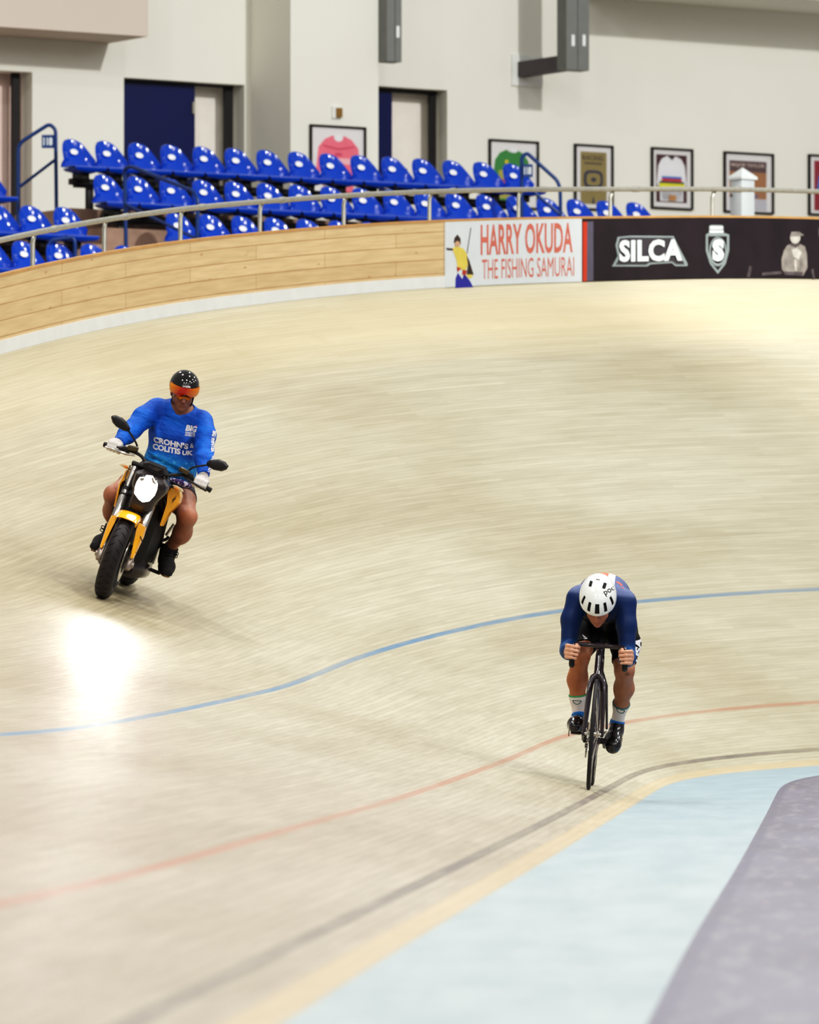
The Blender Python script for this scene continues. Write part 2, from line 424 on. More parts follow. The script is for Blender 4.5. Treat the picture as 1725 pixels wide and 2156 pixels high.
poly_part('printed_sleeve', C5([[(78, 365), (150, 372), (150, 392), (90, 388)]]), M_dk, bn, ff, 0.0212)
poly_part('printed_sash', C5([[(190, 570), (240, 580), (200, 622)], [(255, 600), (300, 610), (285, 660), (248, 650)]]), M_rd, bn, ff, 0.0225)
poly_part('printed_hat', C5([[(200, 222), (232, 265), (236, 330), (160, 310), (168, 260)]]), M_dk, bn, ff, 0.0205)
poly_part('printed_face', C5([ell(198, 325, 30, 32)]), M_skinp, bn, ff, 0.0222)
poly_part('printed_rod', C5([[(340, 150), (346, 150), (304, 425), (298, 425)]]), M_dk, bn, ff, 0.0222)

bk = thing('advertising_banner', 'black banner with silver lettering and a shield emblem on the fence', 'banner', fence_pt((S1 + S2) / 2, 0)); bpy.context.view_layer.update()
sub('panel', strip_solid(np.linspace(S1 + 0.004, S2, 16), 0.0, FH - 0.012, 0.019, 0.005), M_bdark, bk)
poly_part('red_stripe', fpx([[(1224, 592), (1232, 592), (1233, 467), (1224, 467)]]), mat('red stripe print', srgb(196, 62, 34), 0.5), bk, ff, 0.0195)
poly_part('grey_stripe', fpx([[(1232, 592), (1246, 591), (1246, 466), (1233, 467)]]), mat('grey stripe print', srgb(92, 88, 104), 0.5), bk, ff, 0.0195)
M_sil = mat('silver print', srgb(140, 150, 150), 0.45); M_lw = mat('white print', srgb(232, 240, 238), 0.45)
C2 = lambda polys: cpx(polys, 1085, 220, 2.6953)
sa, ha = fence_sh(1289, 558); sb_, hb = fence_sh(1440, 498)
tm = lambda w: (lambda u, v: fence_pt(sa + u * (sb_ - sa), ha + v * (hb - ha), w))
poly_part('logo_backing', C2([[(540, 920), (572, 860), (560, 800), (572, 752), (640, 745), (745, 745), (890, 747), (915, 800), (970, 905), (968, 918), (900, 918), (880, 900), (760, 908), (740, 920)]]), M_sil, bk, ff, 0.0195)
poly_part('logo_inner', C2([[(560, 910), (588, 862), (574, 800), (584, 760), (640, 755), (882, 757), (905, 805), (952, 908), (905, 908), (880, 890), (750, 898), (732, 910)]]), mat('dark grey print', srgb(66, 62, 68), 0.5), bk, ff, 0.0212)
mb = MB(); add_text(mb, "SILCA", tm(0.036), 0.06, 0.10, 0.88, 0.80, 0.045, space=1.06)
sub('lettering', mb, M_lw, bk, smooth=False, fix=False)
poly_part('shield_outline', C2([[(1092, 690), (1104, 684), (1160, 684), (1174, 690), (1174, 728), (1206, 738), (1206, 830), (1186, 905), (1141, 962), (1096, 905), (1073, 830), (1073, 738), (1092, 728)]]), M_sil, bk, ff, 0.0195)
poly_part('shield_field', C2([[(1086, 748), (1192, 748), (1192, 830), (1174, 898), (1141, 942), (1106, 898), (1086, 830)]]), M_bdark, bk, ff, 0.0212)
poly_part('shield_ring', C2([ell(1140, 835, 50, 84)]), M_sil, bk, ff, 0.023)
poly_part('shield_disc', C2([ell(1140, 832, 41, 72)]), M_bdark, bk, ff, 0.0247)
poly_part('shield_crown', C2([[(1098, 692), (1168, 692), (1168, 708), (1098, 708)], [(1094, 716), (1172, 716), (1172, 728), (1094, 728)]]), M_lw, bk, ff, 0.0212)
s3, h3 = fence_sh(1085 + 1108 / 2.6953, 220 + 890 / 2.6953); s4, h4 = fence_sh(1085 + 1174 / 2.6953, 220 + 765 / 2.6953)
mb = MB(); add_text(mb, 'S', lambda u, v: fence_pt(s3 + u * (s4 - s3), h3 + v * (h4 - h3), 0.0268), 0, 0, 1, 1, 0.07)
sub('shield_letter', mb, M_lw, bk, smooth=False, fix=False)
M_gp = mat('grey photo print', srgb(138, 132, 126), 0.5, var=0.35, scale=9); M_gp2 = mat('dim photo print', srgb(84, 76, 78), 0.5, var=0.35, scale=9); M_gp3 = mat('pale photo print', srgb(190, 186, 176), 0.5, var=0.25, scale=9)
poly_part('photo_body', C2([[(1558, 790), (1600, 788), (1636, 806), (1648, 850), (1650, 930), (1625, 972), (1530, 968), (1505, 935), (1503, 880), (1516, 830), (1534, 802)]]), M_gp, bk, ff, 0.0195)
poly_part('photo_head', C2([ell(1580, 757, 29, 33)]), M_gp3, bk, ff, 0.0222)
poly_part('photo_neck', C2([[(1560, 782), (1600, 782), (1608, 800), (1580, 812), (1552, 800)]]), M_gp2, bk, ff, 0.0212)
poly_part('photo_cap', C2([[(1549, 748), (1558, 724), (1600, 722), (1630, 742), (1612, 748)]]), M_gp, bk, ff, 0.0242)
poly_part('photo_arms', C2([[(1560, 825), (1590, 815), (1615, 840), (1600, 880), (1570, 865)], [(1574, 880), (1584, 880), (1590, 945), (1578, 945)]]), M_gp3, bk, ff, 0.0222)
poly_part('photo_bench', C2([[(1390, 955), (1500, 945), (1505, 962), (1390, 972)], [(1510, 948), (1625, 952), (1620, 970), (1520, 968)]]), M_gp2, bk, ff, 0.0222)
for pl in ([(1305, 980), (1320, 912), (1335, 925), (1322, 982)], [(1672, 940), (1684, 930), (1694, 992), (1682, 994)], [(1712, 700), (1730, 690), (1730, 750), (1715, 752)]): poly_part('photo_detail', C2([pl]), M_gp2, bk, ff, 0.0195)

# ------------------------------------------------------------------ stands behind the fence
PHI = R(33); U = Vector((math.cos(PHI), math.sin(PHI), 0)); NF = Vector((math.sin(PHI), -math.cos(PHI), 0)); ZV = Vector((0, 0, 1))
PITCHS = 0.456; RISE = 0.48; TREAD = 0.75
A0 = at(148, 293, 72.35)
def row_apex(r, j): return A0 + NF * (TREAD * r) + U * (PITCHS * j) - ZV * (RISE * r)
def row_j(r, px):
    lo, hi = -8.0, 25.0
    for _ in range(40):
        m = (lo + hi) / 2
        if proj(row_apex(r, m))[0] < px: lo = m
        else: hi = m
    return lo
RZ = Matrix.Rotation(PHI, 4, 'Z')
BK = 0.36                      # height of the seat back above the pan
M_seat = mat('glossy blue plastic', srgb(5, 68, 180), 0.15, var=0.05, coat=0.4)
M_badge = mat('white badge', srgb(238, 238, 240), 0.25)
M_blk = mat('black steel', srgb(24, 19, 22), 0.55, var=0.2)
def seat_shell():
    prof = [(-0.335, -0.075), (-0.365, -0.05), (-0.372, -0.02), (-0.35, 0.0), (-0.25, -0.008), (-0.12, -0.012), (-0.04, 0.0), (0.008, 0.035), (0.042, 0.09), (0.080, 0.16), (0.106, 0.22), (0.125, 0.275), (0.135, 0.315), (0.141, 0.342), (0.144, BK)]
    hw = [0.15, 0.2, 0.215, 0.226, 0.226, 0.226, 0.226, 0.224, 0.212, 0.192, 0.171, 0.146, 0.119, 0.084, 0.012]
    nu = 14; vs = []; fs = []
    for (y, z), w in zip(prof, hw):
        for i in range(nu + 1):
            u = -1 + 2 * i / nu
            up = max(0, min(1, (z - 0.01) / 0.06)) 
            vs.append((u * w, y - up * 0.16 * (u * w / 0.226) ** 2 * 1.0, z + (1 - up) * (0.012 * u * u if y > -0.34 else 0)))
    for r in range(len(prof) - 1):
        for i in range(nu): a = r * (nu + 1) + i; fs.append((a, a + 1, a + nu + 2, a + nu + 1))
    b = bmesh.new(); bv = [b.verts.new(p) for p in vs]
    for f in fs: b.faces.new([bv[i] for i in f])
    bmesh.ops.recalc_face_normals(b, faces=b.faces); bmesh.ops.solidify(b, geom=b.faces[:], thickness=0.014)
    bmesh.ops.subdivide_edges(b, edges=b.edges[:], cuts=0)
    # rounded belly under the pan
    mb = MB().bm(b)
    mb.loft([[(x * w, y, -0.02 - h * math.sin(a)) for x, a in [(math.cos(q), q) for q in [math.pi * k / 10 for k in range(11)]]] for y, w, h in ((-0.33, 0.17, 0.02), (-0.28, 0.2, 0.055), (-0.15, 0.205, 0.07), (-0.03, 0.2, 0.055), (0.0, 0.17, 0.02))])
    return mb
proto = empty('stadium_seat')
obj('seat_shell', seat_shell(), M_seat, proto, ang=1.0)
mb = MB(); pts = ell(0.012, 0, 0.052, 0.039, 20)
tilt = math.atan2(0.045, 0.10)
rg = [[(x * k, 0.096 + y * k * math.sin(tilt) - dz, 0.203 + y * k * math.cos(tilt)) for x, y in pts] for k, dz in ((1, 0.016), (1, 0.027), (0.8, 0.031), (0.4, 0.033))]
tag(obj('badge', mb.loft(rg), M_badge, proto, ang=1.2), 'white oval badge')
obj('bracket', MB().box((0, -0.13, -0.115), (0.10, 0.22, 0.075), 0.01).box((0, 0.0, -0.10), (0.06, 0.10, 0.10), 0.01), M_blk, proto)
ORD = ['first', 'second', 'third', 'fourth', 'fifth', 'sixth', 'seventh', 'eighth', 'ninth', 'tenth', 'eleventh', 'twelfth', 'thirteenth', 'fourteenth', 'fifteenth', 'sixteenth', 'seventeenth', 'eighteenth']
seat_rows = [(0, list(range(15)), 'the topmost row', 'left'), (1, list(range(18)), 'the second row down', 'left'), (2, [row_j(2, 365.5) + k for k in range(8)], 'the low row just above the fence', 'left'),
             (2, [row_j(2, 130) - k for k in range(3)], 'the upper row left of the aisle', 'right'), (3, [row_j(3, 258) - k for k in range(5)], 'the lower row left of the aisle', 'right'),
             (1, [row_j(1, -40)], 'far left edge', '')]
first = True; row_ends = []
for r, js, where, end in seat_rows:
    for k, j in enumerate(js):
        c = proto if first else copy_tree(proto); first = False
        ap = row_apex(r, j); base = ap - ZV * BK + NF * 0.144
        c.matrix_world = Matrix.Translation(base) @ RZ
        lab = ('blue plastic seat, %s from the %s end of %s' % (ORD[k], end, where)) if end else 'blue plastic seat cut by the left photo edge, highest of those left of the aisle'
        tag(c, lab, 'seat', 'blue seats in ' + where if end else 'blue seats left of the aisle')
    row_ends.append((r, min(js), max(js), where))
for r, j0, j1, where in row_ends:
    ap = row_apex(r, j0) - ZV * BK; L = (j1 - j0) * PITCHS
    t = thing('seat_support', 'black steel beam on posts under ' + where + ' of blue seats', 'seat support', M=Matrix.Translation(ap - ZV * 0.51) @ RZ)
    obj('beam', MB().box((L / 2, -0.16, 0.51 - 0.165), (L + 0.18, 0.11, 0.075), 0.008).box((L / 2, -0.12, 0.51 - 0.215), (L + 0.02, 0.08, 0.03)), M_blk, t)
    n = max(1, int(round((L - 0.3) / 1.37)) + 1)
    for k in range(n):
        x = 0.22 + (k * 1.37 if n > 1 else 0)
        if x > L + 0.1: continue
        obj('post', MB().box((x, -0.08, 0.155), (0.085, 0.06, 0.31), 0.005).box((x, -0.08, 0.006), (0.16, 0.14, 0.012)), M_blk, t)

# concrete and plywood terraces
M_step = mat('worn brown concrete', srgb(156, 130, 114), 0.85, var=0.18, scale=5, bump=0.3, bscale=25)
def row_fr(x, y, z): return A0 + U * x - NF * y + ZV * (z - A0.z)    # y counts backwards
def slab(x0, x1, y0, y1, z0, z1):
    return [row_fr(x, y, z) for z in (z0, z1) for x, y in ((x0, y0), (x1, y0), (x1, y1), (x0, y1))]
def add_slab(mb, *a):
    return mb.add(slab(*a), [(3, 2, 1, 0), (4, 5, 6, 7), (0, 1, 5, 4), (1, 2, 6, 5), (2, 3, 7, 6), (3, 0, 4, 7)])
TA = A0.z - 0.872
for r in range(4):
    x0 = {0: row_j(0, 108) * PITCHS, 1: -6, 2: -6, 3: -6}[r]
    mb = MB(); yb = -TREAD * r
    add_slab(mb, x0, 11.5 if r else 8.0, yb - 0.47, yb + (0.30 if r else 0.9), 4.2, TA - RISE * r)
    if r == 1: add_slab(mb, row_j(0, 128) * PITCHS, row_j(0, 128) * PITCHS + 1.1, yb - 0.30, yb + 0.26, TA - RISE - 0.1, TA - RISE * 0.55)
    struct('terrace_step', mb, M_step)
struct('concourse_floor', add_slab(MB(), -12, 20, 0.9, 6.0, 5.9, TA - 0.14), mat('concourse concrete', srgb(150, 144, 134), 0.8))
mb = MB(); rw = []
for s_ in np.arange(28, 60, 1.0):
    p = fence_pt(s_, -0.35, -0.12); q = p - A0; x = q.dot(U); rw.append([p, row_fr(max(-14, min(22, x * 1.0 + 0.6 * (s_ - 44))), -2.5, TA - RISE * 3 - 0.02)])
mb.loft([[a_, b_, b_ - ZV * 0.2, a_ - ZV * 0.2] for a_, b_ in rw])
struct('walkway_floor', mb, mat('walkway concrete', srgb(140, 134, 126), 0.8))

# blue aisle railings
M_brail = mat('blue painted tube', srgb(20, 58, 118), 0.35, var=0.08)
def rounded(pts, r=0.07, n=4):
    P = [Vector(p) for p in pts]; out = [P[0]]
    for i in range(1, len(P) - 1):
        a = (P[i - 1] - P[i]); b = (P[i + 1] - P[i]); ra = min(r, a.length * .45, b.length * .45)
        p0 = P[i] + a.normalized() * ra; p1 = P[i] + b.normalized() * ra
        for k in range(n + 1): t = k / n; out.append(p0 * (1 - t) ** 2 + P[i] * 2 * t * (1 - t) + p1 * t * t)
    return out + [P[-1]]
def railing(label, Y, main, low, sign=None, slope=0.0):
    q = lambda p: at(p[0], p[1], Y + (p[0] - main[0][0]) * slope)
    ps = [q(p) for p in main]
    t = thing('aisle_railing', label, 'railing', ps[0]); bpy.context.view_layer.update()
    sub('tube_frame', MB().tube(rounded(ps, 0.09), 0.024, 10), M_brail, t)
    if low: sub('lower_bar', MB().tube([q(p) for p in low], 0.019, 8), M_brail, t)
    if sign:
        x0, y0, x1, y1 = sign; pl = at(x0, y0, Y - 0.03); pr = at(x1, y1, Y - 0.03)
        fr = lambda u, v, w: Vector((pl.x + u * (pr.x - pl.x), pl.y - w, pr.z + v * (pl.z - pr.z)))
        sg = sub('number_sign', MB().prism([(0, 0), (1, 0), (1, 1), (0, 1)], 0.012, fr), M_brail, t)
        mb = MB(); add_text(mb, '118', lambda u, v: fr(u, v, 0.015), 0.14, 0.2, 0.72, 0.6, 0.03)
        tag(sub('sign_number', mb, M_lw, sg, smooth=False, fix=False) if False else sub('sign_number', mb, M_lw, t, smooth=False, fix=False), 'white number 118')
    return t
railing('blue tube railing with a number sign at the top left of the seats', 72.6, [(38, 492), (38, 303), (104, 261), (117, 272), (119, 452)], [(42, 393), (118, 335)], (88, 284, 114, 312))
railing('blue tube railing sloping down the aisle in front of the second row of seats', 70.6, [(266, 545), (262, 355), (276, 350), (408, 403), (417, 420), (415, 515)], [(264, 430), (414, 503)], None, -0.008)
railing('blue tube railing with a number sign at the right end of the seats', 74.2, [(1099, 472), (1099, 330), (1110, 322), (1174, 380), (1180, 398), (1181, 470)], [(1120, 400), (1180, 452)], (1101, 346, 1122, 373))
railing('low blue tube hoop between the seats left of the aisle', 69.6, [(101, 570), (102, 506), (154, 500), (158, 512), (158, 565)], None)

# ------------------------------------------------------------------ back wall of the hall
W0 = at(148, 300, 76.8)
def wuz(x, y, off=0.0):
    P = on_plane(x, y, W0 + NF * off, NF); return (P - W0).dot(U), P.z
def wfr(u, z, w): return Vector((W0.x, W0.y, 0)) + U * u + NF * w + ZV * z
def wbox(mb, u0, u1, z0, z1, w0, w1):
    return mb.prism([(u0, z0), (u1, z0), (u1, z1), (u0, z1)], w1 - w0, lambda u, v, w: wfr(u, v, w0 + w))
g = G('cream wall paint'); tc = g.n('ShaderNodeTexCoord').outputs['Object']
a = g.noise(tc, 0.4, 3); b = g.noise(tc, 40, 2)
g.lk(g.mix(g.rng(a, 0.3, 0.7), srgb(226, 225, 215), srgb(233, 232, 223)), g.b.inputs['Base Color']); g.b.inputs['Roughness'].default_value = 0.85
bp = g.n('ShaderNodeBump'); bp.inputs['Strength'].default_value = 0.15; bp.inputs['Distance'].default_value = 0.004; g.lk(b, bp.inputs['Height']); g.lk(bp.outputs[0], g.b.inputs['Normal'])
M_wall = g.m
ZT = 15.0; ZF = TA - 0.16
o1r, zt1 = wuz(68, 152); o2l, zt2 = wuz(261, 163); o2r = wuz(515, 165)[0]; o3r, zt3 = wuz(942, 190)
pl_, _ = wuz(612, 200, 1.0); pr_, _ = wuz(797, 200, 1.0)
o3l = pr_ - 0.35; o1l = o1r - 1.9
mb = MB()
wbox(mb, -14, o1l, ZF, ZT, -0.3, 0); wbox(mb, o1l, o1r, zt1, ZT, -0.3, 0); wbox(mb, o1r, o2l, ZF, ZT, -0.3, 0)
wbox(mb, o2l, o2r, zt2, ZT, -0.3, 0); wbox(mb, o2r, o3l, ZF, ZT, -0.3, 0); wbox(mb, o3l, o3r, zt3, ZT, -0.3, 0); wbox(mb, o3r, 17, ZF, ZT, -0.3, 0)
struct('wall_back', mb, M_wall, smooth=False)
struct('wall_pier', wbox(MB(), pl_, pr_, ZF, ZT, 0.0, 1.0), M_wall, smooth=False)
u_s, z_s = wuz(312, 77, 1.0)
struct('trim_1', wbox(MB(), -14, u_s, z_s, ZT, 0.0, 1.0), mat('pinkish soffit paint', srgb(206, 194, 183), 0.85, var=0.03, scale=0.6), smooth=False)     # boxed soffit over the left doors, its shade put into the pinkish colour
u_c, z_c = wuz(1480, 4, 1.3)
struct('trim_2', wbox(MB(), u_c - 1.1, 17, z_c + 0.12, ZT, 0.0, 1.5), M_wall, smooth=False)
# rooms behind the openings
M_room = mat('pale room wall', srgb(240, 234, 224), 0.85, var=0.03)
M_roomp = mat('pinkish room wall', srgb(232, 208, 200), 0.85, var=0.03)
mb = MB(); wbox(mb, o1l - 0.5, o1r + 0.5, ZF, zt1 + 0.3, -0.5, -0.42); struct('wall_room_left', mb, M_roomp, smooth=False)
mb = MB(); wbox(mb, o2l - 0.3, o2r + 0.2, ZF, zt2 + 0.3, -0.5, -0.42); struct('wall_room_middle', mb, M_room, smooth=False)
mb = MB(); wbox(mb, o3l - 0.4, o3r + 0.4, ZF, zt3 + 0.3, -0.5, -0.42); struct('wall_room_right', mb, M_room, smooth=False)
M_door = mat('dark blue door paint', srgb(6, 22, 82), 0.3, var=0.12, scale=1.2)
M_frame = mat('black door frame', srgb(22, 16, 18), 0.5)
def door(nm, px0, px1, ytop, jx0, jx1, hard=None):
    r = tag(empty(nm, wfr(wuz(px0, ytop, -0.22)[0], ZF, -0.22)), kind='structure'); bpy.context.view_layer.update()
    u0 = wuz(px0, ytop, -0.22)[0]; u1 = wuz(px1, ytop, -0.22)[0]; zt = wuz(px0, ytop, -0.22)[1] 
    if px1 > px0: sub('door_leaf', wbox(MB(), u0, u1, ZF + 0.01, zt, -0.24, -0.19), M_door, r, smooth=False)
    a, b = wuz(jx0, ytop, -0.22)[0], wuz(jx1, ytop, -0.22)[0]
    mb = wbox(MB(), a, b, ZF, zt + 0.03, -0.25, -0.20); wbox(mb, u0 - 0.03, b, zt + 0.005, zt + 0.06, -0.28, -0.18)
    tag(sub('door_frame', mb, M_frame, r, smooth=False), kind='structure')
    if hard:
        h0, z0 = wuz(hard[0], hard[1], -0.19); h1, z1 = wuz(hard[2], hard[3], -0.19)
        sub('door_handle', wbox(MB(), h0, h1, z1, z0, -0.19, -0.15), M_rail, r)
    return r
door('door_1', 26, 26, 150, 25, 40)
door('door_2', 255, 408, 172, 472, 489, (403, 215, 408, 240))
door('door_3', 770, 823, 192, 903, 917)
h0, z0 = wuz(838, 355, -0.25); h1, z1 = wuz(853, 373, -0.25)
tag(sub('push_bar', wbox(MB(), h0, h1, z1, z0, -0.26, -0.19), M_frame, bpy.data.objects['door_3']), 'dark push bar')
# wall switch on the pier
t = thing('wall_switch', 'small brass and white switch box on the pier above the pink jersey picture', 'switch', wfr(wuz(708, 237, 1.0)[0], wuz(708, 237, 1.0)[1], 1.0)); bpy.context.view_layer.update()
q0 = wuz(698, 249, 1.0); q1 = wuz(717, 225, 1.0)
sub('plate', wbox(MB(), q0[0], q1[0], q0[1], q1[1], 1.0, 1.03), M_white, t, smooth=False)
sub('switch_cover', wbox(MB(), q0[0] + 0.05, q1[0] - 0.005, q0[1] + 0.015, q1[1] - 0.02, 1.03, 1.06), mat('brass', srgb(150, 118, 70), 0.35, 0.6), t, smooth=False)

# hanging steel columns with wall brackets
M_col = mat('grey primed steel', srgb(122, 124, 122), 0.55, var=0.05); M_cold = mat('dark grey steel', srgb(84, 78, 82), 0.6, var=0.06)
M_stk = mat('white sticker', srgb(236, 240, 240), 0.4)
def column(label, px0, px1, yb, seam, stickers, bracket):
    off = 1.2
    ua, zb = wuz(px0, yb, off); ub, _ = wuz(px1, yb, off)
    t = thing('steel_column', label, 'column', wfr((ua + ub) / 2, zb, off)); bpy.context.view_layer.update()
    us = wuz(seam, yb, off)[0]
    sub('column_post', wbox(wbox(MB(), ua, us - 0.004, zb, ZT, off - 0.22, off), us + 0.004, ub, zb, ZT, off - 0.22, off), M_col, t, smooth=False)
    for sx, sy in stickers:
        su, sz = wuz(sx, sy, off); tag(sub('sticker', wbox(MB(), su - 0.022, su + 0.022, sz - 0.075, sz + 0.075, off, off + 0.004), M_stk, t, smooth=False), 'white sticker')
    zz = wuz(px0, bracket, off)[1]
    sub('bracket', wbox(MB(), ua + 0.01, ua + 0.17, zz, zz + 0.2, 0.03, off - 0.2), M_cold, t, smooth=False)
    sub('wall_plate', wbox(MB(), ua - 0.08, ua + 0.42, zz - 0.12, zz + 0.30, 0.0, 0.03), M_white, t, smooth=False)
column('grey steel column with a bracket to the wall, above the pictures', 1193, 1241, 146, 1217, [(1207, 85), (1230, 85)], 146)
column('grey steel column partly hidden behind the pier, above the right doorway', 815, 846, 129, 832, [(838, 67)], 120)

# ------------------------------------------------------------------ framed pictures
M_fr = mat('black picture frame', srgb(20, 15, 17), 0.3)
g = G('picture glass'); N = g.N; L = g.L
tr = N.new('ShaderNodeBsdfTransparent'); gl = N.new('ShaderNodeBsdfGlossy'); gl.inputs['Roughness'].default_value = 0.03
lw = N.new('ShaderNodeFresnel'); lw.inputs['IOR'].default_value = 1.45; ms = N.new('ShaderNodeMixShader')
L.new(lw.outputs[0], ms.inputs[0]); L.new(tr.outputs[0], ms.inputs[1]); L.new(gl.outputs[0], ms.inputs[2]); L.new(ms.outputs[0], N['Material Output'].inputs['Surface'])
M_glass = g.m
M_mat = mat('white mat board', srgb(232, 230, 230), 0.6, var=0.02)
def picture(label, px0, py0, px1, py1, off, art, name='framed_picture', bw=0.023):
    """px0,py0 upper left and px1,py1 lower right of the outside of the frame"""
    u0, zt = wuz(px0, py0, off + 0.05); u1, _ = wuz(px1, py0, off + 0.05); zb = wuz(px0, py1, off + 0.05)[1]
    t = thing(name, label, 'picture', wfr((u0 + u1) / 2, zb, off)); bpy.context.view_layer.update()
    Wd = u1 - u0; H = zt - zb
    mb = MB()
    for a in ((u0, u1, zt - bw, zt), (u0, u1, zb, zb + bw), (u0, u0 + bw, zb + bw, zt - bw), (u1 - bw, u1, zb + bw, zt - bw)): wbox(mb, *a, off, off + 0.05)
    sub('frame', mb, M_fr, t, smooth=False)
    sub('mat_board', wbox(MB(), u0 + bw, u1 - bw, zb + bw, zt - bw, off, off + 0.012), M_mat, t, smooth=False)
    fr = lambda u, v, w: wfr(u0 + u * Wd, zb + v * H, off + 0.012 + w)
    z = 0.001
    for nm, m, polys in art:
        mb = MB()
        for p in polys:
            if isinstance(p, tuple) and isinstance(p[0], str): add_text(mb, p[0], lambda u, v, zz=z: fr(u, v, zz + 0.001), *p[1:])
            else: mb.prism(p, 0.001, lambda u, v, w, zz=z: fr(u, v, zz + w))
        sub(nm, mb, m, t, smooth=False, fix=not any(isinstance(p, tuple) and isinstance(p[0], str) for p in polys)); z += 0.0024
    sub('glass_pane', wbox(MB(), u0 + bw, u1 - bw, zb + bw, zt - bw, off + 0.034, off + 0.036), M_glass, t, smooth=False)
    return t
def pm(n, r, gg, b): return mat(n, srgb(r, gg, b), 0.6, var=0.05)
def jersey(cx=0.5, top=0.86, sw=0.40, bw_=0.27, bot=0.12, sl=0.45):
    return [(cx - 0.10, top), (cx - 0.05, top - 0.035), (cx + 0.05, top - 0.035), (cx + 0.10, top), (cx + 0.24, top - 0.05), (cx + sw - 0.04, top - 0.16), (cx + sw, sl), (cx + sw - 0.03, sl - 0.06), (cx + bw_ + 0.03, sl - 0.04), (cx + bw_, bot), (cx - bw_, bot), (cx - bw_ - 0.03, sl - 0.04), (cx - sw + 0.03, sl - 0.06), (cx - sw, sl), (cx - sw + 0.04, top - 0.16), (cx - 0.24, top - 0.05)]
def box2(a, b, c, d): return [(a, b), (c, b), (c, d), (a, d)]
def sq(cx, cy, rx, ry, n=28): return [(cx + rx * math.copysign(abs(math.cos(a)) ** 0.6, math.cos(a)), cy + ry * math.copysign(abs(math.sin(a)) ** 0.6, math.sin(a))) for a in [2 * math.pi * i / n for i in range(n)]]
pink = pm('pink cloth', 240, 120, 140); wht = pm('white cloth', 236, 236, 240)
picture('framed pink long sleeved jersey hanging on the pier', 655, 261, 772, 420, 1.0, [('jersey', pink, [jersey(0.52, 0.87, 0.40, 0.26, 0.08, 0.42)]), ('jersey_band', pm('pale pink cloth', 244, 190, 196), [box2(0.27, 0.49, 0.77, 0.57)]), ('collar', wht, [ell(0.52, 0.84, 0.08, 0.05)]), ('jersey_trim', pm('dark pink cloth', 214, 78, 112), [[(0.25, 0.72), (0.52, 0.68), (0.8, 0.72), (0.8, 0.74), (0.52, 0.70), (0.25, 0.74)], box2(0.46, 0.6, 0.58, 0.64)])])
picture('framed green yellow and red jersey behind the blue railing sign', 1032, 292, 1136, 436, 0.0, [('jersey', pm('green cloth', 56, 140, 66), [jersey(0.47, 0.86, 0.38, 0.25, 0.1, 0.40)]), ('jersey_panel', pm('olive cloth', 176, 170, 84), [[(0.2, 0.55), (0.8, 0.62), (0.76, 0.14), (0.22, 0.14)]]), ('jersey_stripe', pm('red cloth', 196, 52, 60), [box2(0.22, 0.34, 0.72, 0.42), box2(0.1, 0.38, 0.17, 0.44)]), ('jersey_badge', pm('yellow cloth', 214, 200, 60), [ell(0.36, 0.68, 0.04, 0.03), box2(0.3, 0.5, 0.7, 0.54)]), ('collar', wht, [ell(0.5, 0.85, 0.085, 0.035)])])
gold = pm('dull gold print', 150, 134, 84); dk = pm('dark blue grey print', 62, 60, 78)
picture('framed gold poster with a dark rounded emblem, just right of the green jersey', 1212, 302, 1293, 440, 0.0, [('poster', gold, [box2(0.17, 0.09, 0.85, 0.89)]), ('poster_print', pm('brown print', 84, 74, 58), [('RACING', 0.22, 0.76, 0.54, 0.075, 0.02), box2(0.27, 0.70, 0.73, 0.725)]), ('emblem', dk, [sq(0.5, 0.47, 0.25, 0.14)]), ('emblem_centre', gold, [sq(0.5, 0.47, 0.18, 0.095)]), ('emblem_mark', dk, [ell(0.5, 0.465, 0.07, 0.035), [(0.46, 0.1), (0.53, 0.1), (0.5, 0.22)]])])
picture('framed white jersey with blue red and yellow bands', 1374, 309, 1461, 438, 0.0, [('backing', pm('maroon backing', 74, 26, 34), [box2(0.13, 0.11, 0.87, 0.89)]), ('jersey', wht, [jersey(0.5, 0.87, 0.36, 0.24, 0.15, 0.42), box2(0.22, 0.13, 0.78, 0.32)]), ('jersey_bands', pm('blue cloth', 60, 120, 200), [box2(0.26, 0.50, 0.74, 0.535)]), ('red_band', pm('scarlet cloth', 200, 30, 44), [box2(0.26, 0.455, 0.74, 0.50)]), ('black_band', pm('black cloth', 26, 20, 24), [box2(0.2, 0.31, 0.8, 0.45)]), ('yellow_band', pm('lemon cloth', 226, 222, 50), [box2(0.19, 0.355, 0.81, 0.42)]), ('lower_patch', pm('tan cloth', 190, 140, 90), [box2(0.42, 0.14, 0.60, 0.23)]), ('neck_opening', pm('dark collar', 40, 30, 34), [[(0.44, 0.865), (0.56, 0.865), (0.5, 0.80)]])])
picture('framed brown race poster partly hidden by the white cabinet', 1527, 318, 1631, 446, 0.0, [('poster', pm('brown poster print', 172, 122, 82), [box2(0.12, 0.24, 0.87, 0.86)]), ('poster_header', pm('dark poster header', 96, 74, 76), [box2(0.12, 0.68, 0.87, 0.86)]), ('poster_title', pm('pale print', 204, 186, 176), [('MAJOR TAYLOR', 0.15, 0.745, 0.68, 0.075, 0.02)]), ('poster_caption', pm('grey print', 196, 196, 204), [box2(0.12, 0.06, 0.87, 0.24)]), ('poster_detail', pm('blue print patch', 70, 110, 190), [[(0.55, 0.27), (0.72, 0.31), (0.6, 0.24)], [(0.14, 0.3), (0.3, 0.34), (0.2, 0.25)]])])
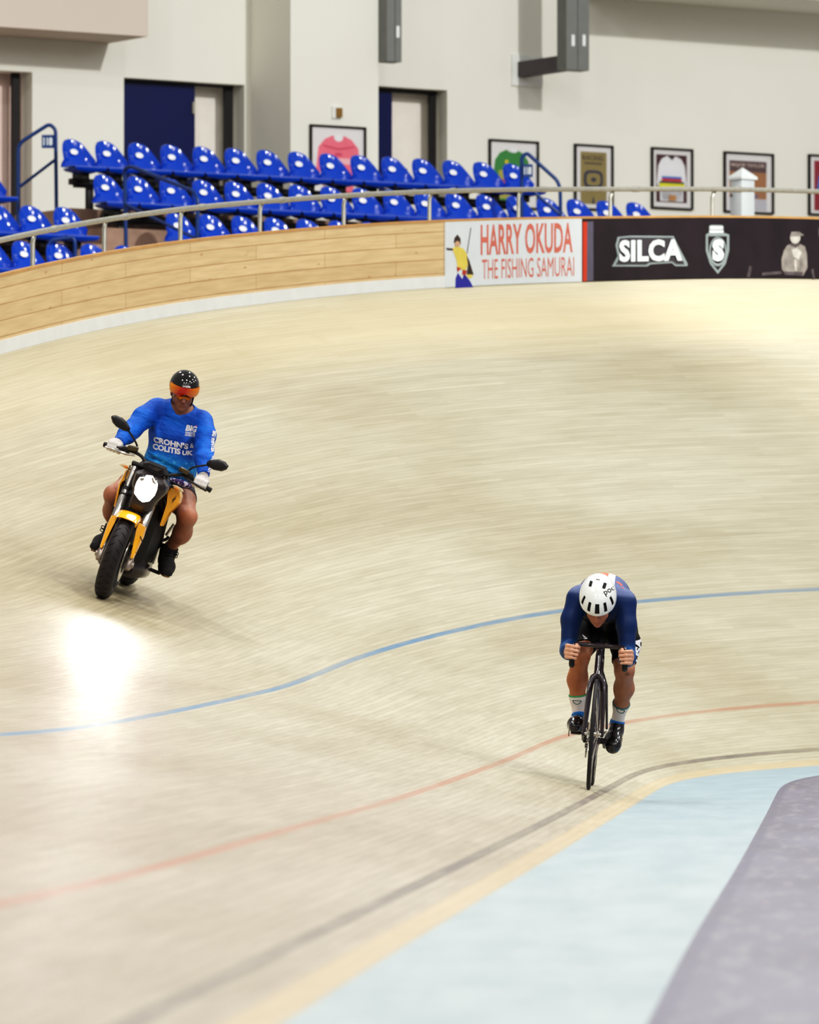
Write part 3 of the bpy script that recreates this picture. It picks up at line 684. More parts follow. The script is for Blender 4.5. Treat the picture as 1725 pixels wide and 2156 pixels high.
picture('framed red jersey cut off by the right edge of the photo', 1705, 324, 1806, 452, 0.0, [('backing', pm('red backing', 150, 20, 44), [box2(0.13, 0.08, 0.87, 0.9)]), ('jersey', pm('blue jersey cloth', 80, 120, 200), [jersey(0.5, 0.8, 0.32, 0.22, 0.15, 0.42)]), ('jersey_band', pm('crimson cloth', 200, 40, 50), [box2(0.24, 0.35, 0.76, 0.45)])])

# white cabinet with a pitched top standing behind the fence
Yc = 73.5; k_ = FPX / Yc
base = at(1565, 470, Yc); 
t = thing('white_cabinet', 'narrow white cabinet with a pointed roof standing behind the fence', 'cabinet', (base.x, Yc, ZF - 0.4)); bpy.context.view_layer.update()
M_cab = mat('white cabinet paint', srgb(214, 222, 224), 0.5, var=0.03)
zr = at(1565, 372, Yc).z; zp = at(1565, 351, Yc).z; zb = ZF - 0.4; a = 0.105
sub('cabinet_body', MB().box((base.x, Yc + 0.12, (zr + zb) / 2), (a * 2, a * 2, zr - zb), 0.006, Euler((0, 0, R(38)))), M_cab, t)
mb = MB(); c_ = Vector((base.x, Yc + 0.12, 0)); rr = 0.185
ring = [c_ + Vector((rr * math.cos(R(38 + 45 + 90 * i)), rr * math.sin(R(38 + 45 + 90 * i)), zr)) for i in range(4)]
ring0 = [p - ZV * 0.03 for p in ring]
mb.add(ring0 + ring + [c_ + ZV * zp], [(3, 2, 1, 0), (0, 1, 5, 4), (1, 2, 6, 5), (2, 3, 7, 6), (3, 0, 4, 7), (4, 5, 8), (5, 6, 8), (6, 7, 8), (7, 4, 8)])
sub('cabinet_roof', mb, mat('white cabinet roof', srgb(236, 242, 242), 0.5, var=0.02), t, smooth=False)
dirL = Vector((-math.sin(R(38)), -math.cos(R(38)), 0))
sub('latch', MB().box((base.x - 0.14, Yc + 0.03, at(1540, 397, Yc).z), (0.03, 0.03, 0.05), 0.004).box((base.x - 0.14, Yc + 0.03, at(1540, 411, Yc).z), (0.03, 0.03, 0.03), 0.004), M_frame, t)
# ------------------------------------------------------------------ smooth bodies from blended distance fields
class Field:
    def __init__(s, lo, hi, res):
        s.lo = np.array(lo, np.float32); s.res = res
        s.n = np.ceil((np.array(hi) - np.array(lo)) / res).astype(int) + 1
        s.a = np.full(s.n, 0.3, np.float32)
    def _slice(s, lo, hi):
        i0 = np.clip(np.floor((np.array(lo) - s.lo) / s.res).astype(int), 0, s.n - 1)
        i1 = np.clip(np.ceil((np.array(hi) - s.lo) / s.res).astype(int) + 1, 1, s.n)
        ax = [s.lo[k] + s.res * np.arange(i0[k], i1[k], dtype=np.float32) for k in range(3)]
        return tuple(slice(i0[k], i1[k]) for k in range(3)), ax[0][:, None, None], ax[1][None, :, None], ax[2][None, None, :]
    def put(s, lo, hi, fn, k, sub=False):
        m = 0.03 + k
        sl, x, y, z = s._slice(np.array(lo) - m, np.array(hi) + m)
        if 0 in s.a[sl].shape: return
        d = fn(x, y, z); a = s.a[sl]
        if sub: d = -d; h = np.maximum(k - np.abs(a - d), 0) / k; s.a[sl] = np.maximum(a, d) + h * h * k / 4
        else: h = np.maximum(k - np.abs(a - d), 0) / k; s.a[sl] = np.minimum(a, d) - h * h * k / 4
    def cone(s, a, b, ra, rb, k=0.03, sub=False):
        a = np.array(a, float); b = np.array(b, float); ab = b - a; L2 = float(ab @ ab) + 1e-12; r = max(ra, rb)
        def fn(x, y, z):
            t = np.clip(((x - a[0]) * ab[0] + (y - a[1]) * ab[1] + (z - a[2]) * ab[2]) / L2, 0, 1)
            return np.sqrt((x - a[0] - ab[0] * t) ** 2 + (y - a[1] - ab[1] * t) ** 2 + (z - a[2] - ab[2] * t) ** 2) - (ra + (rb - ra) * t)
        s.put(np.minimum(a, b) - r, np.maximum(a, b) + r, fn, k, sub)
    def chain(s, pts, rs, k=0.03):
        for i in range(len(pts) - 1): s.cone(pts[i], pts[i + 1], rs[i], rs[i + 1], k)
    def ell(s, c, r, k=0.03, rot=None, sub=False):
        c = np.array(c, float); r = np.array(r, float); M = np.eye(3) if rot is None else np.array(rot.transposed() if isinstance(rot, Matrix) else rot.to_matrix().transposed())
        def fn(x, y, z):
            X, Y, Z = x - c[0], y - c[1], z - c[2]
            q = [M[i][0] * X + M[i][1] * Y + M[i][2] * Z for i in range(3)]
            k0 = np.sqrt(sum((q[i] / r[i]) ** 2 for i in range(3))); k1 = np.sqrt(sum((q[i] / r[i] ** 2) ** 2 for i in range(3)))
            return k0 * (k0 - 1) / np.maximum(k1, 1e-6)
        R_ = r.max(); s.put(c - R_, c + R_, fn, k, sub)
    def cut(s, p, n, k=0.004):
        """remove everything on the side the normal points to"""
        p = np.array(p, float); n = np.array(n, float); n /= np.linalg.norm(n)
        x = s.lo[0] + s.res * np.arange(s.n[0], dtype=np.float32)[:, None, None]; y = s.lo[1] + s.res * np.arange(s.n[1], dtype=np.float32)[None, :, None]; z = s.lo[2] + s.res * np.arange(s.n[2], dtype=np.float32)[None, None, :]
        s.a = np.maximum(s.a, (x - p[0]) * n[0] + (y - p[1]) * n[1] + (z - p[2]) * n[2])
    def cut_near(s, p, n, rad):
        """the same, only within a radius of p"""
        p = np.array(p, float); n = np.array(n, float); n /= np.linalg.norm(n)
        sl, x, y, z = s._slice(p - rad, p + rad)
        d = (x - p[0]) * n[0] + (y - p[1]) * n[1] + (z - p[2]) * n[2]
        inside = (x - p[0]) ** 2 + (y - p[1]) ** 2 + (z - p[2]) ** 2 < rad * rad
        a = s.a[sl]; s.a[sl] = np.where(inside, np.maximum(a, d), a)
    def mesh(s):
        a = s.a; a[0] = a[-1] = 0.1; a[:, 0] = a[:, -1] = 0.1; a[:, :, 0] = a[:, :, -1] = 0.1
        sg = a < 0
        c = [sg[i:sg.shape[0] - 1 + i, j:sg.shape[1] - 1 + j, k:sg.shape[2] - 1 + k] for i in (0, 1) for j in (0, 1) for k in (0, 1)]
        al = c[0].copy(); an = c[0].copy()
        for q in c[1:]: al &= q; an |= q
        cells = np.argwhere(an & ~al); idx = np.full(al.shape, -1, np.int64); idx[tuple(cells.T)] = np.arange(len(cells))
        acc = np.zeros((len(cells), 3)); cnt = np.zeros(len(cells))
        off = [(i, j, k) for i in (0, 1) for j in (0, 1) for k in (0, 1)]
        val = [a[cells[:, 0] + o[0], cells[:, 1] + o[1], cells[:, 2] + o[2]] for o in off]
        for p in range(8):
            for q in range(p + 1, 8):
                if sum(abs(off[p][t] - off[q][t]) for t in range(3)) != 1: continue
                va, vb = val[p], val[q]; m = (va < 0) != (vb < 0)
                t = va[m] / (va[m] - vb[m]); po = np.array(off[p], float); qo = np.array(off[q], float)
                acc[m] += po + (qo - po) * t[:, None]; cnt[m] += 1
        v = (cells + acc / cnt[:, None]) * s.res + s.lo
        faces = []
        for ax in range(3):
            sl0 = [slice(None)] * 3; sl1 = [slice(None)] * 3; sl0[ax] = slice(0, -1); sl1[ax] = slice(1, None)
            e = np.argwhere(sg[tuple(sl0)] != sg[tuple(sl1)])
            b, c_ = [(1, 2), (2, 0), (0, 1)][ax]
            e = e[(e[:, b] > 0) & (e[:, c_] > 0)]
            def cell(db, dc):
                q = e.copy(); q[:, b] += db; q[:, c_] += dc; return idx[tuple(q.T)]
            f = np.stack([cell(-1, -1), cell(0, -1), cell(0, 0), cell(-1, 0)], 1)
            flip = ~sg[tuple(e.T)]; f[flip] = f[flip][:, ::-1]
            faces.append(f)
        return v, np.concatenate(faces)
def body_obj(name, fld, m, parent=None, tint=None):
    v, f = fld.mesh(); me = bpy.data.meshes.new(name)
    me.vertices.add(len(v)); me.vertices.foreach_set('co', v.astype(np.float32).ravel())
    me.loops.add(len(f) * 4); me.loops.foreach_set('vertex_index', f.astype(np.int32).ravel())
    me.polygons.add(len(f)); me.polygons.foreach_set('loop_start', np.arange(0, len(f) * 4, 4, dtype=np.int32)); me.polygons.foreach_set('loop_total', np.full(len(f), 4, np.int32))
    me.polygons.foreach_set('use_smooth', np.ones(len(f), bool)); me.update(calc_edges=True); me.validate()
    if tint is not None:
        ca = me.color_attributes.new('tint', 'FLOAT_COLOR', 'POINT'); col = np.ones((len(v), 4), np.float32); col[:, :3] = tint(v); ca.data.foreach_set('color', col.ravel())
    me.materials.append(m); o = bpy.data.objects.new(name, me); COL.objects.link(o)
    if parent is not None: o.parent = parent
    return o
def skin_mat(name, rough=0.5):
    g = G(name); at_ = g.n('ShaderNodeAttribute'); at_.attribute_name = 'tint'
    tc = g.n('ShaderNodeTexCoord').outputs['Object']; a = g.noise(tc, 18, 4)
    g.lk(g.mix(1, at_.outputs['Color'], g.mix(g.rng(a, 0.3, 0.7), (0.86, 0.82, 0.80, 1), (1.1, 1.08, 1.06, 1)), 'MULTIPLY'), g.b.inputs['Base Color'])
    g.b.inputs['Roughness'].default_value = rough; g.b.inputs['Subsurface Weight'].default_value = 0.06; g.b.inputs['Subsurface Radius'].default_value = (0.01, 0.004, 0.002)
    return g.m
def blob(v, c, r):   # soft mask round a point
    return np.clip(1.5 - np.sqrt((((v - np.array(c)) / np.array(r)) ** 2).sum(1)), 0, 1)
def head(F, M, k=0.012):
    """head in its own axes (side, forward, up) placed by matrix M (3x3 rotation and origin)"""
    Rm, o = M
    P = lambda x, f, u: tuple(o + Rm @ Vector((x, f, u)))
    F.ell(P(0, -0.015, 0.035), (0.075, 0.094, 0.088), 0.02, Rm)
    F.ell(P(0, 0.03, -0.045), (0.061, 0.062, 0.082), 0.02, Rm)
    F.ell(P(0, 0.045, -0.095), (0.043, 0.042, 0.034), 0.02, Rm)
    F.cone(P(-0.034, 0.083, 0.012), P(0.034, 0.083, 0.012), 0.013, 0.013, 0.014)
    for s in (-1, 1):
        F.ell(P(s * 0.031, 0.098, -0.012), (0.016, 0.014, 0.011), 0.012, Rm, True)
        F.ell(P(s * 0.031, 0.080, -0.012), (0.013, 0.012, 0.009), 0.004, Rm)
        F.cone(P(s * 0.04, 0.062, -0.035), P(s * 0.042, 0.05, -0.055), 0.022, 0.02, 0.02)
        F.ell(P(s * 0.077, -0.008, -0.02), (0.011, 0.021, 0.033), 0.008, Rm)
        F.cone(P(s * 0.008, 0.102, -0.046), P(s * 0.012, 0.098, -0.047), 0.009, 0.008, 0.008)
    F.chain([P(0, 0.089, 0.002), P(0, 0.103, -0.025), P(0, 0.113, -0.043)], [0.009, 0.011, 0.0125], 0.012)
    F.cone(P(-0.016, 0.089, -0.073), P(0.016, 0.089, -0.073), 0.0065, 0.0065, 0.006)
    F.cone(P(-0.014, 0.088, -0.084), P(0.014, 0.088, -0.084), 0.0075, 0.0075, 0.006)
    F.cone(P(-0.02, 0.102, -0.0785), P(0.02, 0.102, -0.0785), 0.003, 0.003, 0.003, True)
    F.ell(P(0, 0.078, -0.112), (0.02, 0.018, 0.017), 0.016, Rm)
    return P
def face_tint(v, P, base, beard=0.0):
    c = np.tile(np.array(base, np.float32), (len(v), 1))
    def mixin(m, col): 
        nonlocal c; c = c * (1 - m[:, None]) + np.array(col) * m[:, None]
    mixin(blob(v, P(0, 0.09, -0.079), (0.018, 0.018, 0.018)) * 0.55, (base[0] * 0.75, base[1] * 0.45, base[2] * 0.45))
    mixin(blob(v, P(0, 0.11, -0.043), (0.016, 0.016, 0.016)) * 0.3, (base[0] * 1.05, base[1] * 0.72, base[2] * 0.7))
    for s in (-1, 1):
        mixin(blob(v, P(s * 0.031, 0.092, -0.012), (0.010, 0.010, 0.010)) * 0.9, (0.10, 0.06, 0.05))
        mixin(blob(v, P(s * 0.033, 0.094, 0.012), (0.016, 0.01, 0.01)) * 0.7, (0.10, 0.06, 0.04))
    if beard: mixin(blob(v, P(0, 0.05, -0.11), (0.05, 0.05, 0.042)) * beard, (base[0] * 0.38, base[1] * 0.34, base[2] * 0.34))
    return c
def fist(F, c, sx, bar=(0, 0, 1), res=1.0, thick=1.0):
    """a hand closed round a vertical bar at c; sx = +1 when the palm is on the +x side"""
    c = np.array(c, float); Q = lambda x, y, z: tuple(c + np.array((sx * x, y, z)))
    F.ell(Q(0.024, 0.040, 0), (0.026 * thick, 0.034, 0.046), 0.02)
    for i, (z, l, r) in enumerate(((0.036, 0.95, 0.0105), (0.013, 1.05, 0.0112), (-0.011, 1.0, 0.0106), (-0.033, 0.82, 0.0092))):
        r *= thick
        F.chain([Q(0.036, 0.028, z), Q(0.033, -0.012, z + 0.002), Q(0.006, -0.031 - 0.003 * l, z), Q(0.006 - 0.034 * l, -0.021, z - 0.004)], [r * 1.12, r * 1.1, r, r * 0.86], 0.004)
    F.cone(Q(0.034, 0.03, 0.03), Q(0.034, 0.03, -0.03), 0.012, 0.011, 0.01)
    F.chain([Q(-0.002, 0.062, -0.022), Q(-0.026, 0.045, 0.008), Q(-0.031, 0.012, 0.032), Q(-0.022, -0.012, 0.046)], [0.021, 0.0165, 0.0125, 0.0105], 0.006)

# printing on cloth: flat glyphs wrapped onto a surface from a given direction
def wrap_text(name, m, target, parent, jobs, d=(0, 1, 0), lift=0.003, cuts=2):
    """jobs: (text, origin, u vector, v vector, bold); each glyph vertex is dropped along d onto the target mesh"""
    me = target.data
    bvh = BVHTree.FromPolygons([v.co[:] for v in me.vertices], [p.vertices[:] for p in me.polygons])
    mb = MB()
    for body, o, u, v, bold in jobs:
        o, u, v = Vector(o), Vector(u), Vector(v)
        if isinstance(body, str): gv, gf, _ = text_geo(body, bold)
        else: gv, gf = body
        b = bmesh.new(); bv = [b.verts.new((p[0], p[1], 0)) for p in gv]
        for f in gf:
            try: b.faces.new([bv[i] for i in f])
            except ValueError: pass
        bmesh.ops.triangulate(b, faces=b.faces[:])
        for _ in range(3):
            E_ = [e for e in b.edges if (u * (e.verts[0].co.x - e.verts[1].co.x) + v * (e.verts[0].co.y - e.verts[1].co.y)).length > 0.02]
            if not E_: break
            bmesh.ops.subdivide_edges(b, edges=E_, cuts=1); bmesh.ops.triangulate(b, faces=b.faces[:])
        D = Vector(d).normalized(); ok = {}
        for q in b.verts:
            p = o + u * q.co.x + v * q.co.y
            hit, nn, _, _ = bvh.ray_cast(p - D * 0.4, D, 0.9)
            if hit is None: ok[q] = False; q.co = p
            else: q.co = hit - D * lift; ok[q] = True
        bmesh.ops.delete(b, geom=[f for f in b.faces if not all(ok[q] for q in f.verts)], context='FACES')
        mb.bm(b)
    return obj(name, mb, m, parent, fix=False)
# ------------------------------------------------------------------ track bicycle and its rider (axes: x rider's left, y backwards, z up; origin under the front wheel)
def ride_matrix(s, t, back, lean, base):
    """stands a two-wheeler on the track: front wheel at (s, t), heading against 'back', both wheels on the boards"""
    p = surf(s, t); yaw = -math.atan(back)
    bx, by = p.x + math.sin(-yaw) * base, p.y + math.cos(yaw) * base
    lo = (s, t)                       # find the boards under the back wheel
    for _ in range(60):
        q = surf(*lo); ex, ey = bx - q.x, by - q.y
        x, y, th, b = edge(lo[0]); lo = (lo[0] + ex * math.sin(th) + ey * math.cos(th), lo[1] + (-ex * math.cos(th) + ey * math.sin(th)) / math.cos(b))
    dz = surf(*lo).z - p.z
    return Matrix.Translation(p) @ Matrix.Rotation(yaw, 4, 'Z') @ Matrix.Rotation(math.atan(dz / base), 4, 'X') @ Matrix.Rotation(lean, 4, 'Y')
MC = ride_matrix(24.15, 0.30, 0.052, R(4.5), 0.98)
M_carbon = mat('gloss black carbon', srgb(46, 34, 42), 0.22, var=0.15, coat=0.5)
M_tyre = mat('black tyre rubber', srgb(30, 25, 28), 0.6, var=0.2)
M_alu = mat('polished aluminium', srgb(190, 186, 180), 0.25, 0.9)
M_chrome = mat('bright spoke steel', srgb(214, 206, 196), 0.2, 0.9)
M_dkmet = mat('dark anodised metal', srgb(40, 34, 38), 0.35, 0.6)
bike = thing('track_bicycle', 'black track bicycle with drop handlebars ridden by the crouched cyclist', 'bicycle', M=MC); bpy.context.view_layer.update()
RW = 0.334
def wheel(nm, cy, spokes):
    c = (0, cy, RW)
    rim = obj(nm, MB().lathe([(RW - 0.016, 0.0095), (RW - 0.012, 0.006), (RW - 0.012, -0.006), (RW - 0.016, -0.0095), (RW - 0.05, -0.0105), (RW - 0.062, -0.004), (RW - 0.062, 0.004), (RW - 0.05, 0.0105)], c, 'x', 64, closed=True), M_carbon, bike)
    pr = [(RW - 0.0125 + 0.0125 * math.sin(a), 0.0125 * math.cos(a)) for a in [math.pi * 2 * i / 12 for i in range(12)]]
    obj('tyre', MB().lathe(pr, c, 'x', 72, closed=True), M_tyre, rim)
    hub = MB().lathe([(0.0, -0.05), (0.009, -0.05), (0.009, -0.036), (0.024, -0.034), (0.024, -0.03), (0.014, -0.022), (0.014, 0.022), (0.024, 0.03), (0.024, 0.034), (0.009, 0.036), (0.009, 0.05), (0, 0.05)], c, 'x', 20)
    obj('hub', hub, M_alu, rim)
    mb = MB()
    for i in range(spokes):
        a = 2 * math.pi * i / spokes; s = 1 if i % 2 else -1; b = a + (0.5 if (i // 2) % 2 else -0.5)
        mb.tube([(s * 0.03, cy + 0.022 * math.cos(b), RW + 0.022 * math.sin(b)), (0, cy + (RW - 0.055) * math.cos(a), RW + (RW - 0.055) * math.sin(a))], 0.0014, 5)
    tag(obj('spokes', mb, M_chrome, rim), kind='stuff')
    return rim
wheel('front_wheel', 0.0, 24)
wheel('rear_wheel', 0.98, 28)
# frame
HT0 = Vector((0.0, 0.115, 0.705)); HT1 = Vector((0.0, 0.155, 0.815)); BB = Vector((0, 0.60, 0.285)); ST = Vector((0, 0.765, 0.80)); RA = Vector((0, 0.98, RW))
mb = MB()
mb.tube([HT0 - (HT1 - HT0) * 0.08, HT1], [0.024, 0.022], 14)
mb.tube([HT0 + Vector((0, 0.02, 0.015)), BB], [0.025, 0.023], 12, flat=(0.75, 1.25))
mb.tube([HT1 - Vector((0, -0.02, 0.02)), ST - Vector((0, 0, 0.03))], [0.02, 0.016], 12)
mb.tube([BB, ST], [0.021, 0.017], 12, flat=(0.8, 1.2))
mb.tube([BB + Vector((-0.036, 0, 0)), BB + Vector((0.036, 0, 0))], 0.024, 14)
for s in (-1, 1):
    mb.tube([BB + Vector((s * 0.02, 0.02, 0)), (s * 0.04, 0.78, 0.31), RA + Vector((s * 0.062, 0, 0))], [0.013, 0.012, 0.01], 8)
    mb.tube([ST + Vector((s * 0.012, 0.0, -0.09)), (s * 0.045, 0.80, 0.62), RA + Vector((s * 0.064, -0.01, 0.02))], [0.009, 0.009, 0.008], 8)
obj('frame', mb, M_carbon, bike)
mb = MB(); cr = Vector((0, 0.098, 0.682))
mb.tube([HT0, cr], [0.024, 0.023], 12)
for s in (-1, 1):
    mb.tube([cr + Vector((s * 0.004, 0, 0.006)), (s * 0.025, 0.09, 0.672), (s * 0.037, 0.075, 0.64), (s * 0.042, 0.06, 0.58), (s * 0.05, 0.03, 0.44), (s * 0.055, 0.0, 0.335), (s * 0.055, -0.004, 0.318)], [0.016, 0.0165, 0.0155, 0.0145, 0.012, 0.0095, 0.008], 10, flat=(0.85, 1.3))
obj('fork', mb, M_carbon, bike)
obj('stem', MB().tube([HT1 - Vector((0, 0, 0.01)), HT1 + Vector((0, 0.006, 0.04))], 0.02, 14).tube([HT1 + Vector((0, 0.004, 0.026)), (0, 0.10, 0.864)], [0.019, 0.018], 12).tube([(-0.024, 0.098, 0.864), (0.024, 0.098, 0.864)], 0.0205, 14), M_carbon, bike)
bar = [(0, 0.10, 0.865), (-0.06, 0.10, 0.866), (-0.105, 0.094, 0.866), (-0.135, 0.066, 0.866), (-0.150, 0.03, 0.860), (-0.156, 0.005, 0.842), (-0.159, -0.003, 0.815), (-0.160, 0.0, 0.775), (-0.160, 0.012, 0.748), (-0.160, 0.045, 0.737), (-0.160, 0.15, 0.742)]
obj('handlebar', MB().tube([(-x, y, z) for x, y, z in bar[:0:-1]] + bar, [0.0125] * 7 + [0.0135] * 7 + [0.0125] * 7, 12), M_carbon, bike)
for s in (-1, 1):
    tag(obj('grip', MB().tube([(s * abs(x), y, z) for x, y, z in bar[5:]], [0.015, 0.0163, 0.0165, 0.0168, 0.0168, 0.0165], 12), mat('black rubber grip', srgb(18, 15, 17), 0.6), bike), 'black rubber grip')
obj('seatpost', MB().tube([ST - Vector((0, 0, 0.05)), ST + Vector((0, 0.015, 0.125))], 0.0155, 12, flat=(0.85, 1.2)), M_carbon, bike)
mb = MB(); sec = []
for y, w, z, h in ((0.68, 0.012, 0.93, 0.012), (0.70, 0.02, 0.935, 0.018), (0.78, 0.027, 0.933, 0.02), (0.85, 0.05, 0.934, 0.022), (0.91, 0.07, 0.94, 0.022), (0.945, 0.066, 0.942, 0.018), (0.955, 0.04, 0.94, 0.01)):
    sec.append([(w * math.cos(a), y, z + h * math.sin(a) * (0.6 if math.sin(a) > 0 else 1)) for a in [2 * math.pi * i / 16 for i in range(16)]])
sad = obj('saddle', mb.loft(sec), mat('black saddle cover', srgb(20, 17, 19), 0.5), bike)
for s in (-1, 1): obj('saddle_rail', MB().tube([(s * 0.02, 0.71, 0.915), (s * 0.022, 0.76, 0.893), (s * 0.022, 0.85, 0.893), (s * 0.035, 0.91, 0.92)], 0.0035, 6), M_alu, sad)
# drive train: rider's right (x<0) crank points forward, the left one back and a little down
ca = R(-14)
def crank_pt(s): k = -1 if s < 0 else 1; return BB + Vector((0, k * 0.165 * math.cos(ca), k * 0.165 * math.sin(ca)))
PED = {}
for s in (-1, 1):
    e = crank_pt(s); a = BB + Vector((s * 0.06, 0, 0)); b = e + Vector((s * 0.066, 0, 0)); 
    cr_ = obj('crank_arm', MB().tube([a, a * 0.3 + b * 0.7, b], [0.016, 0.0125, 0.0135], 10, flat=(0.7, 1.15), up=(1, 0, 0)).tube([BB + Vector((s * 0.03, 0, 0)), BB + Vector((s * 0.068, 0, 0))], 0.019, 14), M_dkmet, bike)
    PED[s] = e + Vector((s * 0.113, 0, 0))
    obj('pedal', MB().tube([b, PED[s] + Vector((s * 0.03, 0, 0))], 0.007, 8).box(PED[s], (0.06, 0.075, 0.018), 0.006, Euler((R(-6 if s < 0 else 24), 0, 0))), M_dkmet, bike)
mb = MB(); cc = BB + Vector((-0.045, 0, 0)); nt = 50
prof = []
for i in range(nt * 4): prof.append(0.1 + (0.004 if i % 4 in (1, 2) else -0.001))
vs = []; fs = []
for h in (-0.0025, 0.0025):
    for i, r in enumerate(prof): a = 2 * math.pi * i / len(prof); vs.append((cc.x + h, cc.y + r * math.cos(a), cc.z + r * math.sin(a)))
    for i in range(len(prof)): a = 2 * math.pi * i / len(prof); vs.append((cc.x + h, cc.y + 0.072 * math.cos(a), cc.z + 0.072 * math.sin(a)))
n = len(prof)
for i in range(n):
    j = (i + 1) % n
    fs += [(i, j, n + j, n + i), (2 * n + i, 3 * n + i, 3 * n + j, 2 * n + j), (i, 2 * n + i, 2 * n + j, j), (n + i, n + j, 3 * n + j, 3 * n + i)]
mb.add(vs, fs)
for k in range(5):
    a = 2 * math.pi * k / 5; mb.tube([cc, cc + Vector((0, 0.078 * math.cos(a), 0.078 * math.sin(a)))], 0.009, 6, flat=(1, 0.5))
obj('chainring', mb, M_dkmet, bike)
cg = RA + Vector((-0.045, 0, 0))
obj('sprocket', MB().lathe([(0.02, -0.003), (0.031, -0.003), (0.034, 0), (0.031, 0.003), (0.02, 0.003)], cg, 'x', 28, closed=True), M_dkmet, bike)
mb = MB(); loop = []
d0 = math.atan2((0.1 - 0.033), 0.38); 
for i in range(21): a = math.pi / 2 + math.pi * i / 20; loop.append((cc.x, cc.y + 0.104 * math.cos(a), cc.z + 0.104 * math.sin(a)))
for i in range(9): a = -math.pi / 2 + math.pi * i / 8; loop.append((cg.x, cg.y + 0.035 * math.cos(a), cg.z + 0.035 * math.sin(a)))
L_ = []
for i in range(len(loop)):
    a, b = Vector(loop[i]), Vector(loop[(i + 1) % len(loop)]); k = max(1, int((b - a).length / 0.0127))
    for j in range(k): L_.append((a.lerp(b, j / k), (b - a).normalized()))
for i, (p, t) in enumerate(L_):
    mb.box(p, (0.008 if i % 2 else 0.005, 0.0105, 0.009), 0, Euler((math.atan2(t.z, t.y), 0, 0)))
obj('chain', mb, M_alu, bike)

# ---- the cyclist
HCp = 45
def head_frame(pitch, yaw, roll, o):
    up = Vector((0, -math.sin(R(pitch)), math.cos(R(pitch)))); f = Vector((0, -math.cos(R(pitch)), -math.sin(R(pitch)))); x = Vector((1, 0, 0))
    # 'side' axis keeps a right handed set (side, forward, up)
    Rm = Matrix((x, f, up)).transposed()
    if Rm.determinant() < 0: Rm = Matrix((-x, f, up)).transposed()
    Rz = Matrix.Rotation(R(yaw), 3, 'Z'); Ry = Matrix.Rotation(R(roll), 3, 'Y')
    return (Ry @ Rz @ Rm, Vector(o))
HM = head_frame(46, 0, -3, (-0.033, 0.125, 1.123))
ARM = {-1: dict(sh=(-0.162, 0.325, 1.125), mid=(-0.190, 0.30, 1.01), el=(-0.192, 0.265, 0.820), wr=(-0.172, 0.09, 0.812), bar=(-0.159, 0.0, 0.815)),
       1: dict(sh=(0.128, 0.325, 1.125), mid=(0.146, 0.30, 1.00), el=(0.168, 0.265, 0.805), wr=(0.166, 0.09, 0.800), bar=(0.159, 0.0, 0.808))}
LEG = {-1: dict(hip=(-0.088, 0.80, 0.985), th=(-0.112, 0.63, 0.89), kn=(-0.122, 0.455, 0.795), ca=(-0.131, 0.525, 0.645), so=(-0.121, 0.55, 0.545), an=(-0.104, 0.575, 0.425)),
       1: dict(hip=(0.100, 0.80, 0.985), th=(0.143, 0.65, 0.885), kn=(0.152, 0.505, 0.725), ca=(0.158, 0.64, 0.615), so=(0.145, 0.715, 0.515), an=(0.129, 0.815, 0.405))}
def torso(F, g=0.0):
    F.ell((0.005, 0.80, 1.01), (0.160 + g, 0.13 + g, 0.125 + g), 0.02)
    F.chain([(0.0, 0.75, 1.06), (-0.006, 0.58, 1.145), (-0.012, 0.42, 1.155)], [0.13 + g, 0.128 + g, 0.13 + g], 0.05)
    F.ell((-0.008, 0.55, 1.180), (0.15 + g, 0.19 + g, 0.113 + g), 0.05)
    F.ell((-0.014, 0.42, 1.12), (0.158 + g, 0.14 + g, 0.11 + g), 0.05)
    F.chain([(-0.148, 0.34, 1.15), (0.114, 0.34, 1.15)], [0.066 + g, 0.066 + g], 0.05)
def arm(F, s, g=0.0, hand=True):
    a = ARM[s]
    F.chain([a['sh'], a['mid'], a['el']], [0.063 + g, 0.053 + g, 0.041 + g], 0.03)
    b = Vector(a['el']).lerp(Vector(a['wr']), 0.3)
    F.chain([a['el'], tuple(b), a['wr']], [0.041 + g, 0.042 + g, 0.027 + g], 0.03)
def leg(F, s, g=0.0):
    a = LEG[s]
    F.chain([a['hip'], a['th'], a['kn']], [0.102 + g, 0.083 + g, 0.057 + g], 0.04)
    F.chain([a['kn'], a['ca'], a['so'], a['an']], [0.054 + g, 0.0565 + g, 0.041 + g, 0.034 + g], 0.035)
    kn = Vector(a['kn']); F.ell(kn + Vector((0, -0.03, -0.005)), (0.032 + g, 0.03 + g, 0.036 + g), 0.025)
    ca = Vector(a['ca']); F.ell(ca + Vector((-s * 0.018, 0.02, 0.02)), (0.04 + g, 0.045 + g, 0.085 + g), 0.03)
    F.ell(kn + Vector((-s * 0.035, 0.05, 0.06)), (0.035 + g, 0.05 + g, 0.05 + g), 0.03)
F = Field((-0.29, -0.06, 0.20), (0.27, 1.0, 1.36), 0.0042)
torso(F); 
for s in (-1, 1):
    arm(F, s); leg(F, s)
    an = Vector(LEG[s]['an']); toe = PED[s] + Vector((0, -0.05, 0.035)); F.chain([tuple(an + Vector((0, 0.015, -0.03))), tuple(toe)], [0.03, 0.026], 0.02)
PH = head(F, HM)
Rm, o = HM
F.chain([tuple(o + Rm @ Vector((0, -0.045, -0.05))), (-0.018, 0.31, 1.165)], [0.055, 0.07], 0.03)
for s in (-1, 1):
    F.cone(ARM[s]['wr'], tuple(Vector(ARM[s]['bar']) + Vector((s * 0.022, 0.06, 0))), 0.026, 0.027, 0.015)
    fist(F, ARM[s]['bar'], s)
M_skin = skin_mat('tanned skin')
SK = (0.36, 0.165, 0.095)
